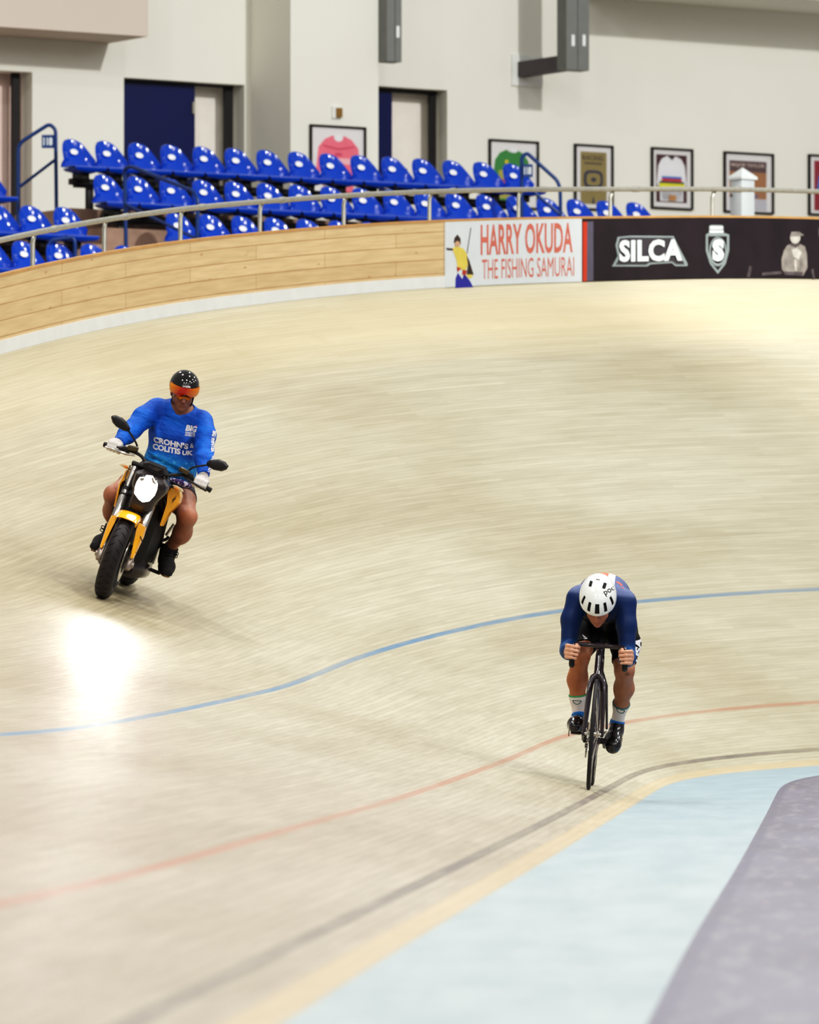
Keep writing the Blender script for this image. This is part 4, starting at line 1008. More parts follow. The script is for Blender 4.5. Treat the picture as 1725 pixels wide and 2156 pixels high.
def tint_c(v):
    c = face_tint(v, PH, (0.42, 0.185, 0.115))
    z = v[:, 2]; hands = (v[:, 1] < 0.085) & (np.abs(v[:, 0]) > 0.1) & (z < 0.93) & (z > 0.7)
    c[z < 0.95] = SK; c[hands] = (0.62, 0.34, 0.235)
    for s in (-1, 1):     # nails
        b_ = ARM[s]['bar']
    legs = (z < 0.93) & ~hands; c[legs & (v[:, 0] < 0)] = (0.40, 0.155, 0.07)
    m = blob(v, (LEG[1]['kn'][0] + 0.02, LEG[1]['kn'][1] - 0.05, LEG[1]['kn'][2] - 0.02), (0.014, 0.03, 0.012)); c = c * (1 - 0.55 * m[:, None]); return c
cyc = body_obj('person', F, M_skin, None, tint_c); cyc.matrix_world = MC
tag(cyc, 'person in a blue skinsuit and white helmet crouched over the drop handlebars of a bicycle', 'person')
# garments
def ribbed(name, c0, c1, stripe=True):
    g = G(name); tc = g.n('ShaderNodeTexCoord').outputs['Object']; sep = g.n('ShaderNodeSeparateXYZ'); g.lk(tc, sep.inputs[0])
    x, y, z = sep.outputs
    # distance from the spine gives the ribs their curve
    xx = g.math('ADD', x, 0.01); r = g.math('SQRT', g.math('ADD', g.math('MULTIPLY', xx, xx), g.math('MULTIPLY', g.math('SUBTRACT', z, 1.04), g.math('SUBTRACT', z, 1.04))))
    wv = g.math('SINE', g.math('MULTIPLY', g.math('ADD', g.math('MULTIPLY', z, 0.6), g.math('MULTIPLY', g.math('ABSOLUTE', xx), 1.0)), 800))
    col = g.mix(g.rng(wv, -0.2, 0.5), c0, c1)
    chest = g.math('MULTIPLY', g.math('MULTIPLY', g.rng(z, 1.13, 1.09), g.rng(g.math('ABSOLUTE', xx), 0.150, 0.125)), g.rng(y, 0.33, 0.36)); col = g.mix(chest, col, (0.004, 0.004, 0.008, 1))  # underside of the chest blackened, its shade put into the colour
    up = g.rng(z, 1.165, 1.185); col2 = g.mix(g.rng(wv, 0.0, 0.6), (0.016, 0.07, 0.21, 1), (0.21, 0.20, 0.34, 1))
    col = g.mix(up, col, col2)
    low = g.math('MULTIPLY', g.rng(z, 0.9, 0.84), g.rng(y, 0.17, 0.2)); col = g.mix(g.math('MULTIPLY', low, 0.6), col, (0.012, 0.125, 0.38, 1))
    if stripe:
        ax = g.math('ABSOLUTE', g.math('ADD', x, 0.022)); top = g.rng(z, 1.215, 1.225)
        col = g.mix(g.math('MULTIPLY', top, g.rng(ax, 0.078, 0.074)), col, (0.8, 0.8, 0.82, 1))
        col = g.mix(g.math('MULTIPLY', top, g.rng(ax, 0.036, 0.033)), col, (0.78, 0.13, 0.07, 1))
    g.lk(col, g.b.inputs['Base Color']); g.b.inputs['Roughness'].default_value = 0.5; g.b.inputs['Specular IOR Level'].default_value = 0.3
    bp = g.n('ShaderNodeBump'); bp.inputs['Strength'].default_value = 0.12; bp.inputs['Distance'].default_value = 0.002; g.lk(wv, bp.inputs['Height'])
    g.lk(bp.outputs[0], g.b.inputs['Normal'])
    return g.m
F = Field((-0.30, 0.05, 0.72), (0.28, 0.98, 1.36), 0.0045)
torso(F, 0.007)
for s in (-1, 1): arm(F, s, 0.006)
F.cut((0, 0.70, 1.0), (0, 0.9, -0.45))
for s in (-1, 1): F.cut_near(ARM[s]['wr'], Vector(ARM[s]['wr']) - Vector(ARM[s]['el']), 0.07)
jer = body_obj('skinsuit_top', F, ribbed('ribbed blue lycra', (0.002, 0.021, 0.098, 1), (0.003, 0.028, 0.125, 1)), cyc)
M_lyb = mat('black lycra', srgb(9, 7, 10), 0.7, var=0.1, spec=0.2)
F = Field((-0.30, 0.35, 0.68), (0.28, 1.0, 1.25), 0.0045)
F.ell((0.005, 0.80, 1.01), (0.166, 0.136, 0.131), 0.02); F.chain([(0.0, 0.75, 1.06), (-0.006, 0.58, 1.145)], [0.136, 0.133], 0.05)
for s in (-1, 1):
    a = LEG[s]; F.chain([a['hip'], a['th'], a['kn']], [0.108, 0.089, 0.063], 0.04)
    kn = Vector(a['kn']); F.ell(kn + Vector((-s * 0.035, 0.05, 0.06)), (0.041, 0.056, 0.056), 0.03)
    hem = Vector(a['th']).lerp(kn, 0.62 if s < 0 else 0.70); F.cut_near(hem, kn - Vector(a['th']) + Vector((0, 0, -0.05 if s < 0 else -0.12)), 0.16)
F.cut((0, 0.64, 1.0), (0, -0.9, 0.3)) if False else None
F.cut((0, 0.62, 1.13), (0, -0.55, 0.85))
sho = body_obj('skinsuit_shorts', F, M_lyb, cyc)
M_pw = mat('white print', srgb(236, 234, 236), 0.6)
wrap_text('thigh_lettering', M_pw, sho, sho, [('USA', (0.205, 0.60, 0.775), (0.01, 0.035, 0.150), (0.005, -0.07, 0.01), 0.05)], d=(-1, 0.1, 0))
tri = ([(0, 0.9), (1, 0.25), (0.8, 0.1), (0.42, 0.0), (0.28, 0.25), (0.42, 0.17), (0.7, 0.2), (0.22, 0.5)], [(0, 1, 7), (1, 2, 6, 7), (2, 3, 5, 6), (3, 4, 5)])
wrap_text('shorts_emblem', M_pw, sho, sho, [(tri, (-0.122, 0.5, 0.900), (0.038, 0, -0.006), (0, 0, 0.028), 0)], d=(0, 1, 0))
fl = ([(0, 0.9), (0.25, 1), (0.6, 0.75), (0.85, 0.4), (1, 0.1), (0.9, 0), (0.62, 0.1), (0.66, 0.35), (0.45, 0.62), (0.2, 0.8)], [(0, 1, 9), (1, 2, 8, 9), (2, 3, 7, 8), (3, 4, 5, 6, 7)])
M_flash = mat('red print on lycra', srgb(226, 96, 74), 0.6)
wrap_text('shoulder_flash', M_flash, jer, jer, [(fl, (0.058, 0.3, 1.222), (0.056, 0, 0), (0, 0, 0.040), 0)], d=(0, 1, 0))
wrap_text('shoulder_flash', M_flash, jer, jer, [(fl, (-0.128, 0.3, 1.250), (-0.036, 0, 0), (0, 0, 0.020), 0)], d=(0, 1, 0))
# helmet
Rm, o = HM
HP = lambda x, f, u: o + Rm @ Vector((x, f, u))
def helmet_shell(name, rx, rf, ru, c, m, parent, rimf, holes=(), th=0.004):
    """dome over the head; holes: (azimuth, elevation, half width, half height) as cut-outs in angle space"""
    nA, nE = 96, 48; vs = []; fs = []; mk = []
    for j in range(nE + 1):
        e = -0.25 + (math.pi / 2 + 0.25) * j / nE
        for i in range(nA):
            a = 2 * math.pi * i / nA
            x = rx * math.cos(e) * math.sin(a); f = rf * math.cos(e) * math.cos(a); u = ru * math.sin(e)
            if f < 0: f *= 1.06
            vs.append(tuple(HP(c[0] + x, c[1] + f, c[2] + u)))
    for j in range(nE):
        e = -0.25 + (math.pi / 2 + 0.25) * (j + 0.5) / nE
        for i in range(nA):
            a = 2 * math.pi * (i + 0.5) / nA; aa = (a + math.pi) % (2 * math.pi) - math.pi
            if e < rimf(aa): continue
            if any(abs(((aa - h[0]) + math.pi) % (2 * math.pi) - math.pi) < h[2] and abs(e - h[1]) < h[3] for h in holes): continue
            i2 = (i + 1) % nA; fs.append((j * nA + i, j * nA + i2, (j + 1) * nA + i2, (j + 1) * nA + i))
    b = bmesh.new(); bv = [b.verts.new(p) for p in vs]
    for f in fs: b.faces.new([bv[i] for i in f])
    bmesh.ops.delete(b, geom=[v for v in b.verts if not v.link_faces], context='VERTS')
    bmesh.ops.remove_doubles(b, verts=b.verts[:], dist=0.0008)
    bmesh.ops.recalc_face_normals(b, faces=b.faces[:])
    bmesh.ops.solidify(b, geom=b.faces[:], thickness=th)
    return obj(name, MB().bm(b), m, parent, ang=0.9)
HC_ = (0.0, -0.007, 0.046); HR = (0.113, 0.156, 0.110)
def vent(a, e, wa, he): return (a, e, wa, he)
M_hw = mat('white helmet gloss', srgb(226, 230, 228), 0.2, coat=0.5, var=0.03)
vents = [(-1.02, 0.40, 0.10, 0.26), (-0.50, 0.36, 0.10, 0.27), (0.0, 0.34, 0.11, 0.28), (0.50, 0.36, 0.10, 0.27), (1.02, 0.40, 0.10, 0.26)]
hel = helmet_shell('helmet', *HR, HC_, M_hw, cyc, lambda a: -0.10 - 0.10 * (1 - math.cos(a)) / 2, [(v[0], v[1], v[2], v[3]) for v in vents])
F = Field(tuple(HP(*HC_) - Vector((0.16, 0.18, 0.18))), tuple(HP(*HC_) + Vector((0.16, 0.18, 0.18))), 0.005)
F.ell(tuple(HP(*HC_)), (HR[0] - 0.009, HR[1] - 0.009, HR[2] - 0.009), 0.02, Rm)
F.cut(tuple(HP(0, 0, 0.04)), tuple(Rm @ Vector((0, 0.05, -1))))
tag(body_obj('helmet_liner', F, mat('dark helmet foam', srgb(16, 11, 15), 0.8), hel), 'black foam liner')
# upper vents, rear dial opening and the marks, wrapped on the shell
up_h = Rm @ Vector((0, 0, 1)); fw_h = Rm @ Vector((0, 1, 0)); sd_h = Rm @ Vector((1, 0, 0))
if sd_h.x < 0: sd_h = -sd_h
slot = ([(0.12, 0), (0.88, 0), (1, 0.12), (1, 0.88), (0.88, 1), (0.12, 1), (0, 0.88), (0, 0.12)], [(0, 1, 2, 3, 4, 5, 6, 7)])
M_blkp = mat('black opening', srgb(10, 7, 10), 0.8)
cen = HP(*HC_) 
def hel_job(body, px, pz, w, h, rot=0.0, bold=0.02):
    """a mark at height pz and side offset px on the front view of the shell"""
    u = Vector((math.cos(rot), 0, math.sin(rot))) * w; v = Vector((-math.sin(rot), 0, math.cos(rot))) * h
    return (body, Vector((px, cen.y, pz)) - u / 2 - v / 2, u, v, bold)
wrap_text('upper_vent', M_blkp, hel, hel, [hel_job(slot, -0.083, 1.234, 0.018, 0.036, -0.18)], lift=0.0016)
wrap_text('upper_vent', M_blkp, hel, hel, [hel_job(slot, 0.001, 1.228, 0.020, 0.036, -0.2)], lift=0.0016)
wrap_text('rear_slot', mat('grey plastic', srgb(112, 104, 100), 0.5), hel, hel, [hel_job(slot, -0.042, 1.262, 0.024, 0.007, -0.05)], lift=0.0016)
wrap_text('helmet_lettering', M_blkp, hel, hel, [hel_job('poc', 0.035, 1.196, 0.068, 0.036, 0.62, 0.01)], lift=0.0014)
obj('chin_strap', MB().tube([PH(0.074, 0.03, 0.02), PH(0.066, 0.045, -0.07), PH(0.03, 0.05, -0.132), PH(-0.03, 0.05, -0.132), PH(-0.066, 0.045, -0.07), PH(-0.074, 0.03, 0.02)], 0.005, 6, flat=(1.4, 0.5)), M_blkp, hel)
# socks and shoes
M_sock = mat('white sock', srgb(226, 216, 214), 0.8, var=0.05, bump=0.15, bscale=200)
M_green = mat('green sock band', srgb(52, 150, 92), 0.8); M_tealp = mat('teal print', srgb(60, 110, 110), 0.8)
M_shoe = mat('gloss black shoe cover', srgb(20, 13, 17), 0.16, coat=0.6, var=0.1)
M_bluecuff = mat('bright blue cuff', srgb(18, 112, 190), 0.5)
for s in (-1, 1):
    a = LEG[s]; so = Vector(a['so']); an = Vector(a['an']); ax = (so - an).normalized(); top = so + ax * 0.012
    F = Field([min(an[i], so[i]) - 0.095 for i in range(3)], [max(an[i], so[i]) + 0.095 for i in range(3)], 0.004)
    leg(F, s, 0.004); F.cone(a['an'], tuple(an - Vector((0, -0.01, 0.05))), 0.0375, 0.036, 0.02)
    F.cut(tuple(top), tuple(ax + Vector((0, 0, 0))))
    sk = body_obj('sock', F, M_sock, cyc)
    F = Field(tuple(top - Vector((0.08, 0.09, 0.05))), tuple(top + Vector((0.08, 0.09, 0.05))), 0.003)
    leg(F, s, 0.0055); F.cut(tuple(top + ax * 0.001), tuple(ax)); F.cut(tuple(top - ax * 0.008), tuple(-ax))
    tag(body_obj('sock_band', F, M_green if s < 0 else M_tealp, sk), 'green band' if s < 0 else 'teal band')
    outer = [(0, 1), (1, 1), (1.0, 0.75), (0.86, 0.3), (0.6, 0.02), (0.4, 0.02), (0.14, 0.3), (0.0, 0.75)]; inner = [(0.09, 0.86), (0.91, 0.86), (0.9, 0.73), (0.79, 0.38), (0.57, 0.15), (0.43, 0.15), (0.21, 0.38), (0.1, 0.73)]
    ringf = [(i, (i + 1) % 8, 8 + (i + 1) % 8, 8 + i) for i in range(8)]
    wrap_text('sock_emblem', M_tealp, sk, sk, [((outer + inner, ringf), so + Vector((-0.028, 0, -0.05)), (0.055, 0, 0.0 if s < 0 else -0.012), (0, 0, 0.026), 0)], d=(0, 1, 0))
    # shoe
    p = PED[s]; heel = an + Vector((0, 0.035, -0.055)); tilt = 0 if s < 0 else 1
    F = Field(tuple(p - Vector((0.09, 0.16, 0.12))), tuple(an + Vector((0.09, 0.12, 0.06))), 0.004)
    ball = p + Vector((0, -0.01, 0.047)); toe = p + (Vector((0, -0.072, 0.036)) if s < 0 else Vector((0, -0.068, 0.008)))
    if s < 0: F.chain([tuple(heel), tuple(ball), tuple(toe)], [0.035, 0.044, 0.031], 0.04); F.chain([tuple(ball + Vector((-0.012, -0.02, 0))), tuple(toe + Vector((-0.014, 0, 0)))], [0.036, 0.026], 0.03)
    else: F.chain([tuple(heel), tuple(ball), tuple(toe)], [0.036, 0.046, 0.040], 0.04); F.ell(tuple(p + Vector((0.004, -0.058, 0.022))), (0.043, 0.035, 0.048), 0.03)
    F.cone(tuple(an + Vector((0, 0, -0.005))), tuple(an + Vector((0, -0.01, -0.05))), 0.040, 0.042, 0.03)
    F.cone(tuple(an + Vector((0, -0.02, -0.03))), tuple(ball + Vector((0, 0, 0.012))), 0.034, 0.036, 0.03)
    sh_ax = (toe - heel).normalized(); dn = Vector((1, 0, 0)).cross(sh_ax).normalized(); dn = dn if dn.z < 0 else -dn
    F.cut(tuple(p + Vector((0, 0, 0.012 if s < 0 else -0.012))), tuple(dn))
    F.cut(tuple(an + Vector((0, 0, 0.012))), tuple(ax + Vector((0, 0.5, 0))))
    shoe = body_obj('shoe', F, M_shoe, cyc)
    F = Field(tuple(an - Vector((0.07, 0.09, 0.06))), tuple(an + Vector((0.07, 0.07, 0.06))), 0.004)
    F.cone(tuple(an + ax * 0.03), tuple(an - ax * 0.035), 0.0455, 0.047, 0.01)
    F.cut(tuple(an + ax * 0.012), tuple(ax + Vector((0, 0.6, 0)))); F.cut(tuple(an - ax * 0.03), tuple(-ax))
    tag(body_obj('shoe_cuff', F, M_bluecuff, shoe), 'blue ankle cuff')
    obj('sole', MB().tube([p + Vector((0, 0.10, 0.022) if s < 0 else (0, 0.09, 0.06)), p + Vector((0, 0, 0.010)), p + Vector((0, -0.06, 0.016) if s < 0 else (0, -0.06, -0.012))], [0.02, 0.036, 0.024], 10, flat=(1, 0.22)), M_blkp, shoe)
    if s < 0: obj('strap', MB().tube([p + Vector((-0.036, -0.055, 0.03)), p + Vector((-0.040, -0.058, 0.0)), p + Vector((-0.038, -0.055, -0.022))], 0.003, 6), M_blkp, shoe)
# ------------------------------------------------------------------ yellow electric motorcycle leaning on the bank, and its rider
LEAN = math.atan2(385, 1075)
WB = 1.25
MM = ride_matrix(28.97, 4.05, 0.080, LEAN, WB)
PM = 0.078
def _loc(X, Z, y):
    """photo offsets from the front wheel, undone for lean, heading and slope: (across, up) on the machine at depth y"""
    x, z = X * math.cos(LEAN) - Z * math.sin(LEAN), X * math.sin(LEAN) + Z * math.cos(LEAN)
    ye = y - PM * z if y > 0.05 else y
    return x + 0.03 - 0.122 * ye + 0.0263 * y, z - 0.0438 * ye - 0.0735 * y
def mz(cx, cy, y=0.0): return _loc((cx / 6.389 - 52) / 307, (312 - cy / 6.389) / 307, y)
def mu(cx, cy, y=0.0): return _loc((cx / 5.948 - 12) / 307, (492 - cy / 5.948) / 307, y)
M_yel = mat('gloss yellow paint', srgb(244, 168, 12), 0.2, coat=0.6, var=0.04)
M_bp = mat('gloss black plastic', srgb(40, 27, 28), 0.28, var=0.15, coat=0.3)
M_mb = mat('matt black plastic', srgb(20, 15, 17), 0.55, var=0.2)
M_silver = mat('silver fork tube', srgb(172, 168, 164), 0.24, 0.85)
M_orange = mat('amber lens', srgb(214, 122, 30), 0.2, coat=0.5)
M_mtyre = mat('motorcycle tyre rubber', srgb(31, 24, 28), 0.55, var=0.25, scale=14)
mo = thing('motorcycle', 'yellow and black motorcycle with lit headlight leaning on the banked track', 'motorcycle', M=MM); bpy.context.view_layer.update()
def mwheel(nm, cy, Rr, w, discs):
    c = (0, cy, Rr); prof = []
    for i in range(25):
        a = -0.25 + (math.pi + 0.5) * i / 24
        prof.append((Rr - w * 0.56 + w * 0.56 * math.sin(a) ** (1 if math.sin(a) >= 0 else 1) if math.sin(a) >= 0 else Rr - w * 0.56 + 0.1 * w * math.sin(a), w * 0.5 * math.cos(a) if abs(math.cos(a)) < 0.97 else w * 0.485 * math.copysign(1, math.cos(a))))
    prof += [(Rr - w * 0.72, -w * 0.42), (Rr - w * 0.72, w * 0.42)]
    rw = Rr - w * 0.70
    rim = obj(nm, MB().lathe([(rw + 0.012, -w * 0.43), (rw + 0.012, -w * 0.38), (rw - 0.012, -w * 0.34), (rw - 0.02, 0), (rw - 0.012, w * 0.34), (rw + 0.012, w * 0.38), (rw + 0.012, w * 0.43), (rw - 0.004, w * 0.44), (rw - 0.03, 0.02), (rw - 0.03, -0.02), (rw - 0.004, -w * 0.44)], c, 'x', 56, closed=True), M_mb, mo)
    obj('tyre', MB().lathe(prof, c, 'x', 72, closed=True), M_mtyre, rim)
    # tread grooves as thin dark bars set into the crown
    mb = MB()
    for i in range(30):
        a0 = 2 * math.pi * i / 30
        for s in (-1, 1):
            pts = []
            for k in range(5):
                q = k / 4; b = (0.12 + 0.72 * q) ; rr = Rr - w * 0.56 + (w * 0.56 + 0.0004) * math.cos(b); a = a0 + (s > 0) * math.pi / 30 + 0.10 * q
                pts.append((s * (w * 0.5 + 0.0004) * math.sin(b), cy + rr * math.cos(a), Rr + rr * math.sin(a)))
            mb.tube(pts, [0.001, 0.0026, 0.003, 0.0026, 0.001], 5)
    tag(obj('tread_grooves', mb, mat('tread groove', srgb(8, 6, 8), 0.9), rim), kind='stuff')
    mb = MB()
    for i in range(5):
        a = 2 * math.pi * i / 5
        for d in (-0.16, 0.16):
            mb.tube([(0, cy + 0.04 * math.cos(a), Rr + 0.04 * math.sin(a)), (0, cy + (rw - 0.012) * math.cos(a + d), Rr + (rw - 0.012) * math.sin(a + d))], [0.016, 0.013], 8, up=(1, 0, 0))
    obj('spokes', mb, M_mb, rim)
    obj('hub', MB().lathe([(0, -0.06), (0.02, -0.06), (0.035, -0.045), (0.035, 0.045), (0.02, 0.06), (0, 0.06)], c, 'x', 24), M_mb, rim)
    for s in discs: obj('brake_disc', MB().lathe([(0.09, s * 0.066), (0.155, s * 0.066), (0.155, s * 0.071), (0.09, s * 0.071)], c, 'x', 40, closed=True), M_alu, rim)
mwheel('front_wheel', 0.0, 0.298, 0.126, (-1, 1)); mwheel('rear_wheel', WB, 0.305, 0.165, (1,))
# forks
AX = Vector((0, 0.0, 0.298)); TOP = Vector((0, 0.285, 0.90)); FD = (TOP - AX).normalized()
for s in (-1, 1):
    X = Vector((s * 0.102, -0.012, 0))
    q = lambda z: AX + X + FD * ((z - AX.z) / FD.z)
    leg_ = obj('fork_leg', MB().tube([q(0.74), q(0.70), q(0.695), q(0.50)], [0.024, 0.024, 0.0285, 0.0285], 18), M_silver, mo)
    tag(obj('upper_tube', MB().tube([q(0.755), q(0.90)], 0.0225, 16), M_silver, leg_), 'polished upper tube')
    obj('clamp', MB().tube([q(0.70), q(0.708)], 0.0295, 18).tube([q(0.735), q(0.757)], 0.0275, 18), M_mb, leg_)
    obj('slider', MB().tube([q(0.52), q(0.30)], 0.019, 14), M_silver, leg_)
    obj('axle_clamp', MB().tube([q(0.335), q(0.30), q(0.268), q(0.245)], [0.022, 0.03, 0.031, 0.02], 16).tube([q(0.285) + Vector((s * 0.02, 0, 0)), q(0.285) + Vector((s * 0.036, 0, 0))], 0.02, 14), mat('cast aluminium', srgb(160, 148, 140), 0.35, 0.8), leg_)
    obj('brake_caliper', MB().box(q(0.36) + Vector((s * -0.012, 0.06, 0)), (0.04, 0.06, 0.09), 0.012, Euler((R(-24), 0, 0))), M_mb, leg_)
obj('fork_bridge', MB().box((0, 0.215, 0.725), (0.27, 0.06, 0.045), 0.014, Euler((R(-25), 0, 0))).box((0, 0.30, 0.915), (0.27, 0.07, 0.03), 0.01, Euler((R(-25), 0, 0))), M_mb, mo)
# front mudguard: arch over the tyre and two long side blades
c = (0, 0, 0.298); mb = MB(); rings = []
for i in range(15):
    a = R(62) + R(100) * i / 14    # measured from -y (front) over the top to the back
    er = 0.298 + 0.022; dy, dz = -math.cos(a), math.sin(a); ww = 0.078 if i < 13 else 0.06
    sec = []
    for x, r in ((-1, -0.035), (-0.97, -0.008), (-0.82, 0.003), (-0.4, 0.008), (0, 0.0095), (0.4, 0.008), (0.82, 0.003), (0.97, -0.008), (1, -0.035), (0.92, -0.035), (0.86, -0.006), (0.4, 0.004), (-0.4, 0.004), (-0.86, -0.006), (-0.92, -0.035)):
        sec.append((x * ww, (er + r) * dy, 0.298 + (er + r) * dz))
    rings.append(sec)
mg = obj('front_mudguard', mb.loft(rings), M_yel, mo)
for s in (-1, 1):
    P = [(0.076, 0.575, -0.02), (0.122, 0.552, 0.045), (0.128, 0.49, 0.035), (0.118, 0.335, -0.055), (0.104, 0.33, -0.058), (0.092, 0.42, -0.045), (0.078, 0.53, -0.045)]
    front = [(s * x, y, z) for x, z, y in P]; back = [(s * (x + 0.006), y + 0.035, z) for x, z, y in P]
    front2 = [(s * (x + (0.012 if 0 < i < 4 else 0.002)), y - 0.012, z) for i, (x, z, y) in enumerate(P)]
    obj('blade', MB().loft([front, back]), M_yel, mg, smooth=False)
# headlight mask
def outline(fn, pts, y): return [fn(cx, cy, y) for cx, cy in pts]
mask = outline(mz, [(742, 262), (850, 236), (1000, 322), (1135, 372), (1190, 470), (1158, 560), (1015, 700), (960, 800), (860, 838), (755, 830), (645, 750), (640, 690), (690, 560), (690, 420)], 0.12)
def layered(pts, levels):
    """outline swept backwards: levels of (y, scale about its centre)"""
    cx = sum(p[0] for p in pts) / len(pts); cz = sum(p[1] for p in pts) / len(pts)
    return MB().loft([[(cx + (x - cx) * k, y, cz + (z - cz) * k) for x, z in pts] for y, k in levels])
obj('headlight_mask', layered(mask, [(0.085, 0.60), (0.088, 0.72), (0.105, 0.90), (0.135, 1.0), (0.25, 0.98)]), M_bp, mo, ang=0.5)
hlp = outline(mz, [(800, 345), (865, 345), (895, 316), (975, 328), (1005, 392), (1042, 430), (1032, 510), (1000, 590), (925, 668), (840, 680), (785, 640), (728, 560), (738, 468), (768, 392)], 0.09)
hlamp = obj('headlight', layered(hlp, [(0.083, 1.06), (0.072, 1.06), (0.072, 1.02), (0.083, 1.02)]), M_mb, mo, smooth=False)
M_lens = mat('lit headlight lens', srgb(255, 250, 240), 0.1, emit=((1, 0.97, 0.9, 1), 14))
cxh = sum(p[0] for p in hlp) / len(hlp); czh = sum(p[1] for p in hlp) / len(hlp)
tag(obj('lens', layered(hlp, [(0.080, 1.0), (0.071, 0.99), (0.066, 0.9), (0.064, 0.6)]), M_lens, hlamp, ang=0.4), 'glowing white lens')
rf = outline(mz, [(800, 372), (812, 350), (866, 352), (872, 372), (850, 392), (812, 396)], 0.09)
tag(obj('reflector', layered(rf, [(0.070, 1.0), (0.0625, 0.94)]), M_silver, hlamp, smooth=False), 'grey reflector')
rf = outline(mz, [(955, 345), (985, 345), (1000, 392), (1028, 432), (1018, 450), (975, 420)], 0.09)
tag(obj('reflector', layered(rf, [(0.070, 1.0), (0.0625, 0.94)]), M_silver, hlamp, smooth=False), 'grey reflector')
# dash
dash = outline(mz, [(850, 132), (930, 128), (1140, 212), (1172, 312), (1105, 345), (930, 262), (858, 205)], 0.22)
dd = obj('dash', layered(dash, [(0.16, 0.86), (0.165, 0.96), (0.18, 1.0), (0.30, 1.0)]), M_mb, mo, ang=0.4)
scr = outline(mz, [(915, 152), (1105, 228), (1128, 296), (935, 220)], 0.2)
obj('screen', layered(scr, [(0.159, 0.9), (0.157, 0.96), (0.17, 1.0)]), mat('dark display glass', srgb(46, 38, 44), 0.08, coat=0.6), dd)
# tank, shrouds, frame, motor
def slabz(secs, n=20, e=2.6):
    """rounded body: (y, half width, z low, z high, x shift)"""
    rg = []
    for y, w, z0, z1, xs in secs:
        z0, z1 = z0 - PM * y * 0.9, z1 - PM * y * 0.9
        cz, hz = (z0 + z1) / 2, (z1 - z0) / 2; r = []
        for i in range(n):
            a = 2 * math.pi * i / n; ca_, sa = math.cos(a), math.sin(a)
            r.append((xs + w * math.copysign(abs(ca_) ** (2 / e), ca_), y, cz + hz * math.copysign(abs(sa) ** (2 / e), sa)))
        rg.append(r)
    return MB().loft(rg)
obj('tank_cover', slabz([(0.30, 0.09, 0.78, 0.90, 0), (0.36, 0.13, 0.72, 0.95, 0), (0.50, 0.15, 0.70, 0.97, 0), (0.68, 0.14, 0.70, 0.94, 0), (0.82, 0.10, 0.72, 0.88, 0)]), M_bp, mo)
obj('battery_case', slabz([(0.42, 0.10, 0.30, 0.74, 0), (0.45, 0.15, 0.24, 0.78, 0), (0.62, 0.185, 0.225, 0.80, 0), (0.86, 0.185, 0.235, 0.78, 0), (0.94, 0.15, 0.28, 0.74, 0)], 24, 3.4), M_mb, mo)
obj('belly_pan', slabz([(0.43, 0.10, 0.19, 0.30, 0), (0.50, 0.17, 0.17, 0.36, 0), (0.80, 0.19, 0.17, 0.36, 0), (0.95, 0.15, 0.20, 0.34, 0)], 20, 3), M_bp, mo)
obj('motor', MB().lathe([(0, -0.13), (0.10, -0.13), (0.12, -0.11), (0.12, 0.11), (0.10, 0.13), (0, 0.13)], (0, 0.82, 0.32), 'x', 32), mat('motor casing', srgb(70, 64, 66), 0.4, 0.7), mo)
for s in (-1, 1):
    obj('swingarm', MB().tube([(s * 0.12, 0.90, 0.32), (s * 0.125, 1.08, 0.31), (s * 0.12, WB + 0.02, 0.305)], [0.035, 0.03, 0.025], 10, flat=(0.6, 1.1)), M_mb, mo)
    obj('frame_tube', MB().tube([(s * 0.06, 0.26, 0.86), (s * 0.15, 0.40, 0.71), (s * 0.185, 0.62, 0.575), (s * 0.18, 0.85, 0.39), (s * 0.15, 0.9, 0.32)], 0.018, 10), M_mb, mo)
sy = obj('seat', slabz([(0.80, 0.09, 0.78, 0.86, 0), (0.90, 0.13, 0.76, 0.855, 0), (1.10, 0.14, 0.78, 0.87, 0), (1.20, 0.12, 0.83, 0.93, 0), (1.38, 0.09, 0.88, 0.97, 0), (1.44, 0.05, 0.91, 0.97, 0)]), M_mb, mo)
obj('tail_unit', slabz([(0.98, 0.10, 0.70, 0.79, 0), (1.15, 0.10, 0.76, 0.84, 0), (1.42, 0.06, 0.86, 0.93, 0), (1.48, 0.03, 0.88, 0.92, 0)]), M_bp, mo)
YR = outline(mz, [(1188, 532), (1250, 470), (1340, 518), (1352, 600), (1330, 680), (1285, 735), (1200, 815), (1092, 996), (1078, 984), (1172, 690)], 0.36)
YL = outline(mz, [(622, 236), (714, 262), (690, 332), (612, 362), (560, 400), (540, 440), (468, 738), (456, 734), (525, 425), (575, 330)], 0.36)
def shroud(pts, s):
    cx = sum(p[0] for p in pts) / len(pts)
    l0 = [(x - s * 0.004, 0.345, z) for x, z in pts]; l1 = [(x + s * 0.0, 0.335, z) for x, z in pts]
    l2 = [(x + s * 0.012, 0.40, z) for x, z in pts]; l3 = [(x - s * 0.012 , 0.52, z) for x, z in pts]
    return MB().loft([l1, l2, l3])
o_ = obj('tank_shroud', shroud(YR, 1), M_yel, mo, ang=0.35)
s1 = [mz(1240, 690, 0.36), mz(1302, 622, 0.36)]
gv, gf, _a = text_geo('SR', 0.03)
mb = MB()
add_text(mb, 'ZERO', lambda u, v: (s1[0][0] + u * (s1[1][0] - s1[0][0]) - v * 0.008, 0.3335, s1[0][1] + u * (s1[1][1] - s1[0][1]) + v * 0.020), 0, 0, 1, 1, 0.04, 0.2)
tag(obj('shroud_lettering', mb, M_mb, o_, fix=False, smooth=False), 'small black lettering')
obj('tank_shroud', shroud(YL, -1), M_yel, mo, ang=0.35)
